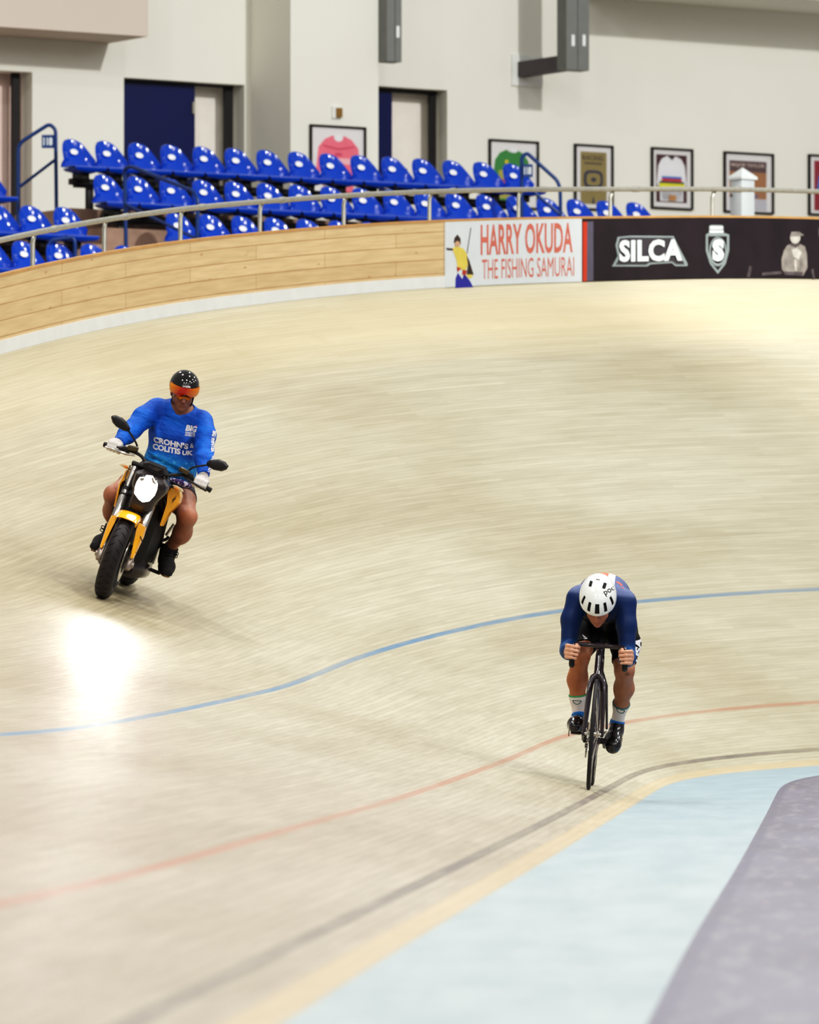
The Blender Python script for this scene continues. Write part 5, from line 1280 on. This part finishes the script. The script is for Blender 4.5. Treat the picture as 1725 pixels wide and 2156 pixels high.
# handlebar, grips, levers, mirrors
hb = [(-0.366, 0.424, 1.007), (-0.24, 0.385, 1.022), (-0.15, 0.355, 1.035), (-0.09, 0.335, 1.025), (-0.05, 0.325, 0.985), (0.0, 0.322, 0.962), (0.05, 0.325, 0.948), (0.10, 0.335, 0.945), (0.15, 0.36, 0.975), (0.22, 0.39, 0.995), (0.30, 0.41, 0.985), (0.41, 0.44, 0.955)]
hb = [(x + 0.006, y, z - 0.044) for x, y, z in hb]
bar_ = obj('handlebar', MB().tube(rounded(hb, 0.03, 3), 0.0125, 12), M_mb, mo)
for s, a, b in ((-1, (-0.239, 0.387, 0.977), (-0.360, 0.424, 0.963)), (1, (0.291, 0.406, 0.943), (0.421, 0.441, 0.910))):
    tag(obj('grip', MB().tube([a, b], 0.0175, 14), M_mb, bar_), 'black rubber grip')
    e = Vector(b); obj('bar_end', MB().tube([e, e + (e - Vector(a)).normalized() * 0.012], 0.019, 14), M_mb, bar_)
    sw = Vector(a) + (Vector(a) - Vector(b)).normalized() * 0.03
    obj('switch_box', MB().box(sw, (0.055, 0.045, 0.05), 0.012), M_mb, bar_)
    obj('reservoir', MB().box(sw + Vector((-s * 0.045, -0.03, 0.03)), (0.075, 0.04, 0.035), 0.009, Euler((0, R(8 * s), 0))), mat('brake reservoir', srgb(74, 62, 34), 0.3), bar_)
lv = [mu(440, 1110, 0.34), mu(330, 1085, 0.34), mu(240, 1050, 0.34), mu(150, 1015, 0.34), mu(70, 1000, 0.34)]
tag(obj('lever', MB().tube([(lv[0][0], 0.35, lv[0][1]), (lv[1][0], 0.325, lv[1][1]), (lv[2][0], 0.32, lv[2][1]), (lv[3][0], 0.335, lv[3][1]), (lv[4][0], 0.345, lv[4][1])], [0.008, 0.013, 0.013, 0.010, 0.011], 10, flat=(1, 0.75)), M_silver, mo), 'silver lever')
tag(obj('lever', MB().tube([(0.236, 0.365, 0.941), (0.296, 0.345, 0.928), (0.366, 0.35, 0.911), (0.406, 0.375, 0.901)], [0.007, 0.010, 0.009, 0.010], 10, flat=(1, 0.75)), M_mb, mo), 'black lever')
def mirror(head_pts, stem_pts, yh):
    ph = [mu(a, b, yh) for a, b in head_pts]
    st = [mu(a, b, yh) for a, b in stem_pts]
    m_ = obj('mirror', layered(ph, [(yh - 0.035, 0.55), (yh - 0.03, 0.78), (yh - 0.012, 0.96), (yh, 1.0), (yh + 0.006, 0.99)]), M_mb, mo, ang=0.5)
    obj('mirror_stem', MB().tube(rounded([(st[0][0], yh, st[0][1])] + [(x, yh + 0.01 * (i + 1), z) for i, (x, z) in enumerate(st[1:])], 0.03, 3), 0.0068, 8), M_mb, m_)
    obj('mirror_glass', layered(ph, [(yh + 0.0062, 0.93), (yh + 0.008, 0.93)]), mat('mirror glass', srgb(220, 224, 226), 0.03, 1.0), m_, smooth=False)
mirror([(142, 622), (160, 602), (205, 599), (290, 632), (345, 688), (388, 765), (374, 812), (300, 797), (205, 742), (160, 690)], [(345, 770), (400, 850), (455, 950), (470, 1000), (455, 1040)], 0.36)
mirror([(1350, 1195), (1392, 1165), (1510, 1156), (1592, 1190), (1634, 1246), (1602, 1290), (1545, 1311), (1440, 1292), (1362, 1248)], [(1390, 1225), (1210, 1250), (1135, 1280), (1100, 1350), (1082, 1395)], 0.40)
for s, pts, core in ((-1, [(518, 160), (562, 156), (660, 190), (705, 232), (640, 226), (565, 192)], (618, 195)), (1, [(1248, 438), (1305, 450), (1372, 490), (1398, 536), (1340, 532), (1262, 492)], (1305, 492))):
    ph = [mz(a, b, 0.30) for a, b in pts]
    t_ = obj('turn_signal', layered(ph, [(0.275, 0.7), (0.28, 0.95), (0.30, 1.0), (0.325, 0.8)]), mat('clear signal lens', srgb(196, 170, 130), 0.15, coat=0.6), mo, ang=0.5)
    q = mz(*core, 0.30); tag(obj('bulb', MB().sphere((q[0], 0.272, q[1]), (0.016, 0.008, 0.011)), M_orange, t_), 'amber bulb')
    obj('signal_stalk', MB().tube([(q[0] - s * 0.02, 0.31, q[1]), (s * 0.11, 0.30, 0.865)], 0.011, 8), M_mb, t_)
for s in (-1, 1):
    pg = obj('foot_peg', MB().tube([(s * 0.16, 0.80, 0.210), (s * 0.255, 0.795, 0.206)], 0.013, 8).box((s * 0.165, 0.81, 0.265), (0.025, 0.07, 0.10), 0.008), M_dkmet, mo)
    obj('heel_guard', MB().box((s * 0.178, 0.92, 0.30), (0.008, 0.10, 0.12), 0.003), M_silver, pg)
    rp_ = obj('passenger_peg', MB().tube([(s * 0.165, 1.0, 0.40), (s * 0.20, 1.0, 0.425), (s * 0.21, 1.0, 0.45)], 0.012, 8), M_mb, mo)
    tag(obj('peg_rod', MB().tube([(s * 0.190, 0.99, 0.45), (s * 0.217, 0.99, 0.545)], 0.0115, 10), M_silver, rp_), 'silver folded peg')
obj('brake_hose', MB().tube(rounded([(-0.14, 0.30, 0.90), (-0.135, 0.18, 0.80), (-0.06, 0.2, 0.70), (-0.05, 0.12, 0.60), (-0.09, 0.02, 0.56)], 0.06), 0.004, 6).tube(rounded([(0.03, 0.1, 0.63), (0.10, 0.02, 0.5), (0.155, -0.02, 0.45), (0.13, 0.0, 0.37)], 0.06), 0.004, 6), M_mb, mo)
# head lamp beam: a real spot in the lamp
sl = bpy.data.lights.new('headlight_beam', 'SPOT'); sl.energy = 85; sl.spot_size = R(75); sl.spot_blend = 1.0; sl.shadow_soft_size = 0.07; sl.color = (1, 0.96, 0.9)
so_ = bpy.data.objects.new('headlight_beam', sl); COL.objects.link(so_); so_.parent = mo
so_.location = (cxh, 0.045, czh); so_.rotation_euler = Vector((0, -1, -0.06)).to_track_quat('-Z', 'Y').to_euler()

# ---- the motorcyclist
RA_ = {-1: dict(sh=(-0.160, 0.84, 1.365), el=(-0.248, 0.66, 1.180), wr=(-0.292, 0.475, 1.055)), 1: dict(sh=(0.180, 0.84, 1.390), el=(0.272, 0.66, 1.215), wr=(0.338, 0.475, 1.045))}
RL = {-1: dict(hip=(-0.05, 0.99, 0.90), kn=(-0.222, 0.63, 0.705), ca=(-0.205, 0.76, 0.60), an=(-0.172, 0.875, 0.475)), 1: dict(hip=(0.13, 0.99, 0.90), kn=(0.316, 0.63, 0.735), ca=(0.306, 0.745, 0.615), an=(0.248, 0.875, 0.475))}
HANDC = {-1: (-0.307, 0.423, 1.060), 1: (0.346, 0.425, 1.021)}
def rtorso(F, g=0.0, low=True):
    F.ell((0.06, 0.95, 0.98), (0.178 + g, 0.145 + g, 0.15 + g), 0.03)
    F.ell((0.055, 0.90, 1.06), (0.172 + g, 0.145 + g, 0.14 + g), 0.06)
    F.ell((0.018, 0.87, 1.24), (0.172 + g, 0.12 + g, 0.16 + g), 0.07)
    F.chain([(-0.135, 0.85, 1.375), (0.155, 0.85, 1.395)], [0.062 + g, 0.062 + g], 0.05)
    F.chain([(-0.02, 0.845, 1.40), (0.03, 0.845, 1.40)], [0.085 + g, 0.085 + g], 0.04)
def rarm(F, s, g=0.0, loose=0.0):
    a = RA_[s]; mid = Vector(a['sh']).lerp(Vector(a['el']), 0.5) + Vector((s * 0.008, 0, 0.008))
    F.chain([a['sh'], tuple(mid), a['el']], [0.066 + g, 0.058 + g + loose, 0.047 + g + loose], 0.03)
    F.chain([a['el'], tuple(Vector(a['el']).lerp(Vector(a['wr']), 0.4)), a['wr']], [0.046 + g + loose, 0.046 + g + loose, 0.030 + g + loose * 0.4], 0.03)
def rleg(F, s, g=0.0):
    a = RL[s]; th = Vector(a['hip']).lerp(Vector(a['kn']), 0.5)
    F.chain([a['hip'], tuple(th), a['kn']], [0.112 + g, 0.094 + g, 0.064 + g], 0.04)
    F.chain([a['kn'], a['ca'], a['an']], [0.062 + g, 0.060 + g, 0.037 + g], 0.035)
    F.ell(tuple(Vector(a['kn']) + Vector((0, -0.03, -0.005))), (0.04 + g, 0.036 + g, 0.045 + g), 0.03)
    F.ell(tuple(Vector(a['ca']) + Vector((s * 0.012, 0.015, 0.01))), (0.045 + g, 0.05 + g, 0.085 + g), 0.04)
for s in (-1, 1):
    for k, d in (('el', (0.0, 0, 0.015)), ('wr', (0.001, 0, 0.040))): RA_[s][k] = tuple(Vector(RA_[s][k]) + Vector(d))
    for k, d in (('kn', (0.0, 0, 0.018)), ('ca', (0.0, 0, 0.008))): RL[s][k] = tuple(Vector(RL[s][k]) + Vector(d))
RH_ = head_frame(14, 14, -10, (-0.014, 0.80, 1.556))
def gfist(F, s, t):
    """fist closed over a bar that runs sideways"""
    c = Vector(HANDC[s]); Q = lambda x, y, z: tuple(c + Vector((s * x, y, z)))
    F.ell(Q(0, 0.035, 0.018), (0.046, 0.04, 0.028), 0.02)
    for i, (x, r) in enumerate(((-0.036, 0.0115), (-0.012, 0.0122), (0.012, 0.0118), (0.034, 0.0105))):
        r *= t; F.chain([Q(x, 0.015, 0.026), Q(x, -0.022, 0.020), Q(x, -0.033, -0.006), Q(x, -0.018, -0.026)], [r * 1.12, r * 1.12, r * 1.02, r * 0.9], 0.005)
    F.chain([Q(-0.03, 0.06, 0.005), Q(-0.052, 0.03, -0.008), Q(-0.045, 0.0, -0.026)], [0.019 * t, 0.0145 * t, 0.012 * t], 0.008)
F = Field((-0.42, 0.33, 0.30), (0.46, 1.16, 1.70), 0.0050)
rtorso(F)
for s in (-1, 1):
    rarm(F, s); rleg(F, s); an = Vector(RL[s]['an'])
    F.chain([tuple(an), tuple(an + Vector((0, 0.02, -0.06))), tuple(an + Vector((s * 0.02, -0.10, -0.11)))], [0.037, 0.036, 0.03], 0.02)
    F.cone(RA_[s]['wr'], tuple(Vector(HANDC[s]) + Vector((0, 0.035, 0.018))), 0.030, 0.028, 0.02); gfist(F, s, 0.95)
PR = head(F, RH_)
Rm2, o2 = RH_
F.chain([tuple(o2 + Rm2 @ Vector((0, -0.045, -0.06))), (0.008, 0.85, 1.41)], [0.060, 0.068], 0.03)
F.cone(tuple(PR(0, 0.05, -0.12)), tuple(PR(0, 0.0, -0.125)), 0.03, 0.04, 0.03)
def tint_r(v):
    c = face_tint(v, PR, (0.30, 0.135, 0.085), 0.75); low = v[:, 2] < 1.0; c[low] = (0.30, 0.125, 0.075)
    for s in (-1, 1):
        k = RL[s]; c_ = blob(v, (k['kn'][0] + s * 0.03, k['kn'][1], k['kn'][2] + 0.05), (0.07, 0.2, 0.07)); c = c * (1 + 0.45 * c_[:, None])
    return c.astype(np.float32)
rid = body_obj('person', F, skin_mat('sun tanned skin'), None, tint_r); rid.matrix_world = MM @ Matrix.Translation((0.005, 0, -0.0895))
tag(rid, 'person in a blue long sleeved shirt and black visor helmet riding the yellow motorcycle', 'person')
# shirt
g = G('blue printed jersey cloth'); tc = g.n('ShaderNodeTexCoord').outputs['Object']; sep = g.n('ShaderNodeSeparateXYZ'); g.lk(tc, sep.inputs[0])
x, y, z = sep.outputs
col = g.mix(g.rng(g.noise(tc, 7, 3), 0.35, 0.65), (0.004, 0.068, 0.40, 1), (0.006, 0.125, 0.58, 1))
body_ = g.rng(g.math('ABSOLUTE', g.math('SUBTRACT', x, 0.055)), 0.205, 0.19)
low = g.math('MULTIPLY', g.rng(g.math('ADD', z, g.math('MULTIPLY', g.noise(tc, 9, 2), 0.05)), 1.165, 1.07), body_)
col = g.mix(low, col, (0.010, 0.20, 0.52, 1))
sp = g.noise(g.mapping(tc, (1, 1, 2.2)), 26, 4, 0.7)
col = g.mix(g.math('MULTIPLY', low, g.rng(sp, 0.55, 0.72)), col, (0.10, 0.46, 0.66, 1))
g.lk(col, g.b.inputs['Base Color']); g.b.inputs['Roughness'].default_value = 0.62; g.b.inputs['Specular IOR Level'].default_value = 0.3
bp = g.n('ShaderNodeBump'); bp.inputs['Strength'].default_value = 0.8; bp.inputs['Distance'].default_value = 0.035
wr_ = g.noise(g.mapping(tc, (1.0, 1.0, 2.4), rot=(0, 0.5, 0)), 7, 3); g.lk(wr_, bp.inputs['Height']); g.lk(bp.outputs[0], g.b.inputs['Normal'])
M_shirt = g.m
F = Field((-0.42, 0.42, 0.84), (0.46, 1.16, 1.52), 0.0048)
rtorso(F, 0.011)
for s in (-1, 1): rarm(F, s, 0.010, 0.007)
# a few big folds
for a, b, r in (((-0.10, 0.75, 1.03), (0.17, 0.745, 0.985), 0.012), ((-0.10, 0.755, 1.075), (0.19, 0.75, 1.04), 0.010), ((-0.09, 0.76, 0.975), (0.2, 0.76, 0.94), 0.012), ((-0.13, 0.77, 1.30), (-0.07, 0.755, 1.18), 0.010), ((0.16, 0.77, 1.31), (0.11, 0.75, 1.20), 0.010)): F.cone(a, b, r, r * 0.7, 0.03)
nb = o2 + Rm2 @ Vector((0, 0, -0.12)); F.cone(tuple(Vector((0.012, 0.80, 1.475))), (0.012, 0.82, 1.408), 0.086, 0.070, 0.006, True)
for s in (-1, 1): F.cut_near(tuple(Vector(RA_[s]['wr']) + (Vector(RA_[s]['wr']) - Vector(RA_[s]['el'])).normalized() * 0.012), Vector(RA_[s]['wr']) - Vector(RA_[s]['el']), 0.075)
F.cut((0.06, 0.9, 0.905), (0, 0, -1))
shirt = body_obj('jersey', F, M_shirt, rid)
tq = MB(); ringc = []
M_pr = mat('white shirt print', srgb(226, 222, 226), 0.7, var=0.05)
def ul(cx, cy, y=0.76):
    a = mu(cx, cy, y); return Vector((a[0] - 0.003, y - 0.3, a[1] + 0.109))
def job(txt, bl, br, tl, bold): 
    o_, u_, v_ = ul(*bl), ul(*br) - ul(*bl), ul(*tl) - ul(*bl); return (txt, o_, u_, v_, bold)
wrap_text('chest_lettering', M_pr, shirt, shirt, [job("CROHN'S", (663, 955), (1107, 1052), (670, 878), 0.045), job('&', (1128, 1030), (1170, 1036), (1134, 972), 0.01), job('COLITIS', (652, 1043), (1012, 1115), (658, 968), 0.045), job('UK', (1032, 1122), (1158, 1130), (1040, 1062), 0.045)], d=(0, 1, 0), lift=0.003)
wrap_text('badge_lettering', M_pr, shirt, shirt, [job('BIG', (1076, 812), (1223, 830), (1093, 735), 0.05), job('WINTER', (1072, 848), (1216, 862), (1074, 820), 0.03), job('WORKOUT', (1068, 876), (1212, 890), (1072, 850), 0.03)], d=(0, 1, 0), lift=0.003)
wrap_text('badge_dot', mat('red print', srgb(206, 60, 80), 0.6), shirt, shirt, [(slot, *job('x', (1216, 750), (1230, 752), (1218, 736), 0)[1:4], 0)], d=(0, 1, 0), lift=0.0036)
a_, b_ = Vector(RA_[1]['sh']), Vector(RA_[1]['el']); w_ = Vector(RA_[1]['wr'])
sd_ = Vector((-0.72, 0.69, 0)); 
def sleeve(a, b, t0, t1, body, h): 
    p0, p1 = a.lerp(b, t0) - sd_ * 0.07, a.lerp(b, t1) - sd_ * 0.07; n = Vector((0.69, 0.72, 0)).normalized()
    return (body, tuple(p0 - n * h * 0.5), tuple(p1 - p0), tuple(n * h), 0.05)
wrap_text('sleeve_lettering', M_pr, shirt, shirt, [sleeve(a_, b_, 0.12, 0.95, 'BIG WINTER', 0.045), sleeve(b_, w_, 0.06, 0.85, 'WORKOUT', 0.040)], d=tuple(sd_), lift=0.003)
# gloves
M_glove = mat('white glove cloth', srgb(214, 208, 204), 0.8, var=0.06, bump=0.3, bscale=120)
for s in (-1, 1):
    c = Vector(HANDC[s]); F = Field(tuple(c - Vector((0.09, 0.07, 0.07))), tuple(c + Vector((0.09, 0.12, 0.09))), 0.0032)
    gfist(F, s, 1.16); F.ell(tuple(c + Vector((0, 0.035, 0.018))), (0.052, 0.046, 0.034), 0.015)
    w0 = Vector(RA_[s]['wr']); F.cone(tuple(c + Vector((0, 0.03, 0.015))), tuple(w0), 0.036, 0.035, 0.02); F.cut_near(tuple(w0 - (w0 - c).normalized() * 0.004), w0 - c, 0.06)
    body_obj('glove', F, M_glove, rid)
# shorts
M_short = mat('charcoal shorts', srgb(44, 38, 52), 0.75, var=0.12, bump=0.25, bscale=30)
F = Field((-0.32, 0.50, 0.68), (0.44, 1.2, 1.10), 0.0055)
F.ell((0.06, 0.96, 0.95), (0.185, 0.15, 0.13), 0.03)
for s in (-1, 1):
    a = RL[s]; th = Vector(a['hip']).lerp(Vector(a['kn']), 0.5); kk = 0.52 if s > 0 else 0.44; F.chain([a['hip'], tuple(Vector(a['hip']).lerp(Vector(a['kn']), kk + 0.06))], [0.124, 0.108], 0.04)
    F.cut_near(tuple(Vector(a['hip']).lerp(Vector(a['kn']), kk)), Vector(a['kn']) - Vector(a['hip']), 0.22)
F.cut((0, 0.9, 1.03), (0, 0, 1))
sh_ = body_obj('shorts', F, M_short, rid)
g = G('purple patterned cloth'); tc = g.n('ShaderNodeTexCoord').outputs['Object']
g.lk(g.mix(g.rng(g.noise(tc, 38, 2), 0.52, 0.56), (0.055, 0.02, 0.13, 1), (0.62, 0.56, 0.70, 1)), g.b.inputs['Base Color'])
p0, p1 = [(q[0] - 0.005, q[1] + 0.0895) for q in (mz(1225, 350, 0.70), mz(1500, 455, 0.70))]
tag(obj('waist_band', MB().tube([(p0[0], 0.70, p0[1]), ((p0[0] + p1[0]) / 2, 0.685, (p0[1] + p1[1]) / 2 + 0.004), (p1[0], 0.72, p1[1])], [0.012, 0.024, 0.016], 12, flat=(1.0, 0.95)), g.m, sh_), 'purple and white patterned cloth')
# boots
M_boot = mat('black suede boot', srgb(20, 15, 17), 0.8, var=0.25, bump=0.3, bscale=60); M_bsole = mat('tan rubber sole', srgb(128, 98, 76), 0.7); M_lace = mat('black lace', srgb(14, 11, 13), 0.7)
M_msock = mat('grey sock', srgb(150, 130, 122), 0.9)
for s in (-1, 1):
    an = Vector(RL[s]['an']); ball = an + Vector((s * 0.035, -0.13, -0.125)); toe = an + Vector((s * 0.050, -0.19, -0.145)); heel = an + Vector((-s * 0.005, 0.045, -0.115))
    lo = Vector([min(q[i] for q in (an, ball, toe, heel)) for i in range(3)]) - Vector((0.07, 0.07, 0.07)); hi = Vector([max(q[i] for q in (an, ball, toe, heel)) for i in range(3)]) + Vector((0.07, 0.07, 0.07))
    F = Field(tuple(lo), tuple(hi), 0.0042)
    F.chain([tuple(an + Vector((0, 0, 0.03))), tuple(an), tuple(an + Vector((0, 0.02, -0.07)))], [0.055, 0.055, 0.057], 0.03)
    F.chain([tuple(heel + Vector((0, 0, 0.012))), tuple(ball + Vector((0, 0, 0.01))), tuple(toe)], [0.046, 0.054, 0.046], 0.03); F.cone(tuple(an + Vector((0, -0.01, -0.04))), tuple(ball + Vector((0, 0.02, 0.02))), 0.05, 0.044, 0.03)
    dn = Vector((1, 0, 0)).cross((toe - heel).normalized()); dn = dn if dn.z < 0 else -dn
    F.cut(tuple(ball + dn * 0.026), tuple(dn)); F.cut(tuple(an + Vector((0, 0, 0.02))), (0, 0.1, 1))
    bt = body_obj('boot', F, M_boot, rid)
    d_ = (toe - heel).normalized(); sd = d_.cross(dn).normalized(); outl = []
    for k in range(24):
        a = 2 * math.pi * k / 24; L_ = (toe - heel).length / 2 + 0.043; wd = 0.046 + 0.006 * math.cos(a)
        outl.append((math.cos(a) * L_, math.sin(a) * wd * (1 - 0.25 * max(0, -math.cos(a)))))
    cm = (toe + heel) / 2; h0 = (ball + dn * 0.024 - cm).dot(dn)
    obj('boot_sole', MB().prism(outl, 0.016, lambda u, v, w: tuple(cm + d_ * u + sd * v + dn * (h0 + w))), M_bsole, bt, ang=0.5)
    mb = MB()
    for k in range(4):
        q = (an + Vector((0, -0.052, 0.0))).lerp(ball + Vector((0, 0.0, 0.055)), k / 3.6)
        mb.tube([q - sd * 0.028, q + Vector((0, -0.006, 0.006)), q + sd * 0.028], 0.0035, 6)
    q = an + Vector((s * 0.045, -0.045, -0.01))
    for k in range(2): mb.tube(rounded([q + Vector((0, 0, -0.022 * k)), q + Vector((s * 0.028, -0.015, 0.012 - 0.022 * k)), q + Vector((s * 0.034, -0.015, -0.006 - 0.022 * k)), q + Vector((s * 0.002, -0.01, -0.012 - 0.022 * k))], 0.01, 3), 0.0033, 6)
    obj('laces', mb, M_lace, bt)
    obj('sock', MB().tube([an + Vector((0, 0, 0.010)), an + (Vector(RL[s]['ca']) - an).normalized() * 0.032], [0.0455, 0.0445], 20), M_msock, rid)
# helmet with visor
HPr = lambda x, f, u: o2 + Rm2 @ Vector((x, f, u))
def dome(rx, rf, ru, c, e0, amax=None, nA=72, nE=26, e1=math.pi / 2, low=None):
    vs = []; fs = []
    full = amax is None; n = nA if full else nA + 1
    for j in range(nE + 1):
        for i in range(n):
            a = 2 * math.pi * i / nA if full else -amax + 2 * amax * i / nA
            el = low(a) if low else e0; e = el + (e1 - el) * j / nE
            vs.append(tuple(HPr(c[0] + rx * math.cos(e) * math.sin(a), c[1] + rf * math.cos(e) * math.cos(a) * (1 if math.cos(a) > 0 else 1.08), c[2] + ru * math.sin(e))))
    for j in range(nE):
        for i in range(nA):
            i2 = (i + 1) % n if full else i + 1
            fs.append((j * n + i, j * n + i2, (j + 1) * n + i2, (j + 1) * n + i))
    b = bmesh.new(); bv = [b.verts.new(p) for p in vs]
    for f in fs: b.faces.new([bv[i] for i in f])
    bmesh.ops.remove_doubles(b, verts=b.verts[:], dist=0.0005); bmesh.ops.recalc_face_normals(b, faces=b.faces[:])
    return b
HC2 = (0, 0.0, 0.035)
b = dome(0.106, 0.128, 0.112, HC2, 0, low=lambda a: 0.12 + (-0.42 - 0.12) * (1 - (math.cos(a) * 0.5 + 0.5)) ** 0.9)
bmesh.ops.solidify(b, geom=b.faces[:], thickness=0.006)
hm = obj('helmet', MB().bm(b), mat('gloss black helmet', srgb(14, 9, 12), 0.1, coat=0.8, var=0.05), rid, ang=0.9)
def vis_low(a): return -0.40 + 0.22 * math.exp(-(a / 0.30) ** 2) + 0.10 * (abs(a) / 1.25) ** 2
b = dome(0.111, 0.137, 0.112, HC2, 0, amax=1.30, nA=60, nE=12, e1=0.26, low=vis_low)
bmesh.ops.solidify(b, geom=b.faces[:], thickness=0.003)
g = G('mirrored orange visor'); tc = g.n('ShaderNodeTexCoord').outputs['Object']; sep = g.n('ShaderNodeSeparateXYZ'); g.lk(tc, sep.inputs[0])
xx = g.math('ABSOLUTE', g.math('ADD', sep.outputs[0], 0.0)); n_ = g.noise(g.mapping(tc, (6, 1, 14), rot=(0, 0.5, 0)), 2.2, 3)
c_ = g.mix(g.rng(g.math('ADD', xx, g.math('MULTIPLY', n_, 0.08)), 0.055, 0.14), (0.42, 0.010, 0.003, 1), (0.80, 0.27, 0.010, 1))
c_ = g.mix(g.rng(n_, 0.57, 0.64), c_, (0.05, 0.006, 0.004, 1))
c_ = g.mix(g.rng(sep.outputs[2], 1.524, 1.512), c_, (0.80, 0.33, 0.02, 1))
g.lk(c_, g.b.inputs['Base Color']); g.b.inputs['Roughness'].default_value = 0.08; g.b.inputs['Metallic'].default_value = 0.0; g.b.inputs['Coat Weight'].default_value = 0.2
vz = tag(obj('visor', MB().bm(b), g.m, hm, ang=0.9), 'mirrored red and orange visor')
o_ = HPr(-0.030, 0.0, 0.068)
mb = wrap_text('helmet_lettering', M_pw, hm, hm, [('LAZER', tuple(HPr(0.028 if (Rm2 @ Vector((1, 0, 0))).x < 0 else -0.028, 0, 0.066)), tuple((Rm2 @ Vector((1, 0, 0))) * (0.056 if (Rm2 @ Vector((1, 0, 0))).x > 0 else -0.056)), tuple((Rm2 @ Vector((0, 0, 1))) * 0.012), 0.03)], d=tuple(-(Rm2 @ Vector((0, 1, 0)))), lift=0.0015)
obj('glasses', MB().tube([PR(-0.05, 0.088, -0.018), PR(-0.03, 0.104, -0.022), PR(-0.008, 0.108, -0.012), PR(0.008, 0.108, -0.012), PR(0.03, 0.104, -0.022), PR(0.05, 0.088, -0.018)], [0.008, 0.017, 0.006, 0.006, 0.017, 0.008], 10, flat=(0.35, 1)), mat('amber mirrored lens', srgb(196, 110, 20), 0.1, 0.6), hm)
obj('chin_strap', MB().tube([PR(0.078, 0.01, 0.0), PR(0.07, 0.03, -0.08), PR(0.035, 0.04, -0.138), PR(0, 0.045, -0.146), PR(-0.035, 0.04, -0.138), PR(-0.07, 0.03, -0.08), PR(-0.078, 0.01, 0.0)], 0.006, 6, flat=(1.5, 0.5)), M_lace, hm)
# ------------------------------------------------------------------ light
w = bpy.data.worlds.new('hall air'); SC.world = w; w.use_nodes = True
bg = w.node_tree.nodes['Background']; bg.inputs['Color'].default_value = (1.0, 0.985, 0.95, 1); bg.inputs['Strength'].default_value = 0.36
def lamp(loc, target, power, size, col=(1, 0.97, 0.9), nm='ceiling_lamp'):
    l = bpy.data.lights.new(nm, 'AREA'); l.shape = 'DISK'; l.size = size; l.energy = power; l.color = col
    o = bpy.data.objects.new(nm, l); COL.objects.link(o); o.location = loc
    o.rotation_euler = (Vector(target) - Vector(loc)).to_track_quat('-Z', 'Y').to_euler(); return o
for ix in range(4):
    for iy in range(5):
        x = -7 + ix * 10.5 + (iy % 2) * 2.5; y = 6 + iy * 12.5
        lamp((x, y, 17.5), (x, y, 0), 860, 1.1, (1, 0.985, 0.945))
def flood(loc, target, power, deg):
    l = bpy.data.lights.new('wall_floodlight', 'SPOT'); l.energy = power; l.spot_size = R(deg); l.spot_blend = 0.35; l.shadow_soft_size = 0.6; l.color = (1, 0.99, 0.955)
    o = bpy.data.objects.new('wall_floodlight', l); COL.objects.link(o); o.location = loc
    o.rotation_euler = (Vector(target) - Vector(loc)).to_track_quat('-Z', 'Y').to_euler()
flood((22, 46, 23), (1.5, 77, 7.5), 29000, 50)  # unseen spot standing for the upper right light, cone narrowed to spare the riders
SC.view_settings.view_transform = 'Standard'
SC.view_settings.look = 'None'
SC.view_settings.exposure = 0.0
vs_ = SC.view_settings; vs_.use_curve_mapping = True; cm = vs_.curve_mapping
def curve(i, pts):
    c = cm.curves[i]
    while len(c.points) > 2: c.points.remove(c.points[1])
    c.points[0].location = pts[0]; c.points[-1].location = pts[-1]
    for p in pts[1:-1]: c.points.new(*p)
curve(3, [(0, 0), (0.06, 0.035), (0.22, 0.20), (0.55, 0.59), (1, 1)])
cm.update()
SC.cycles.use_denoising = True
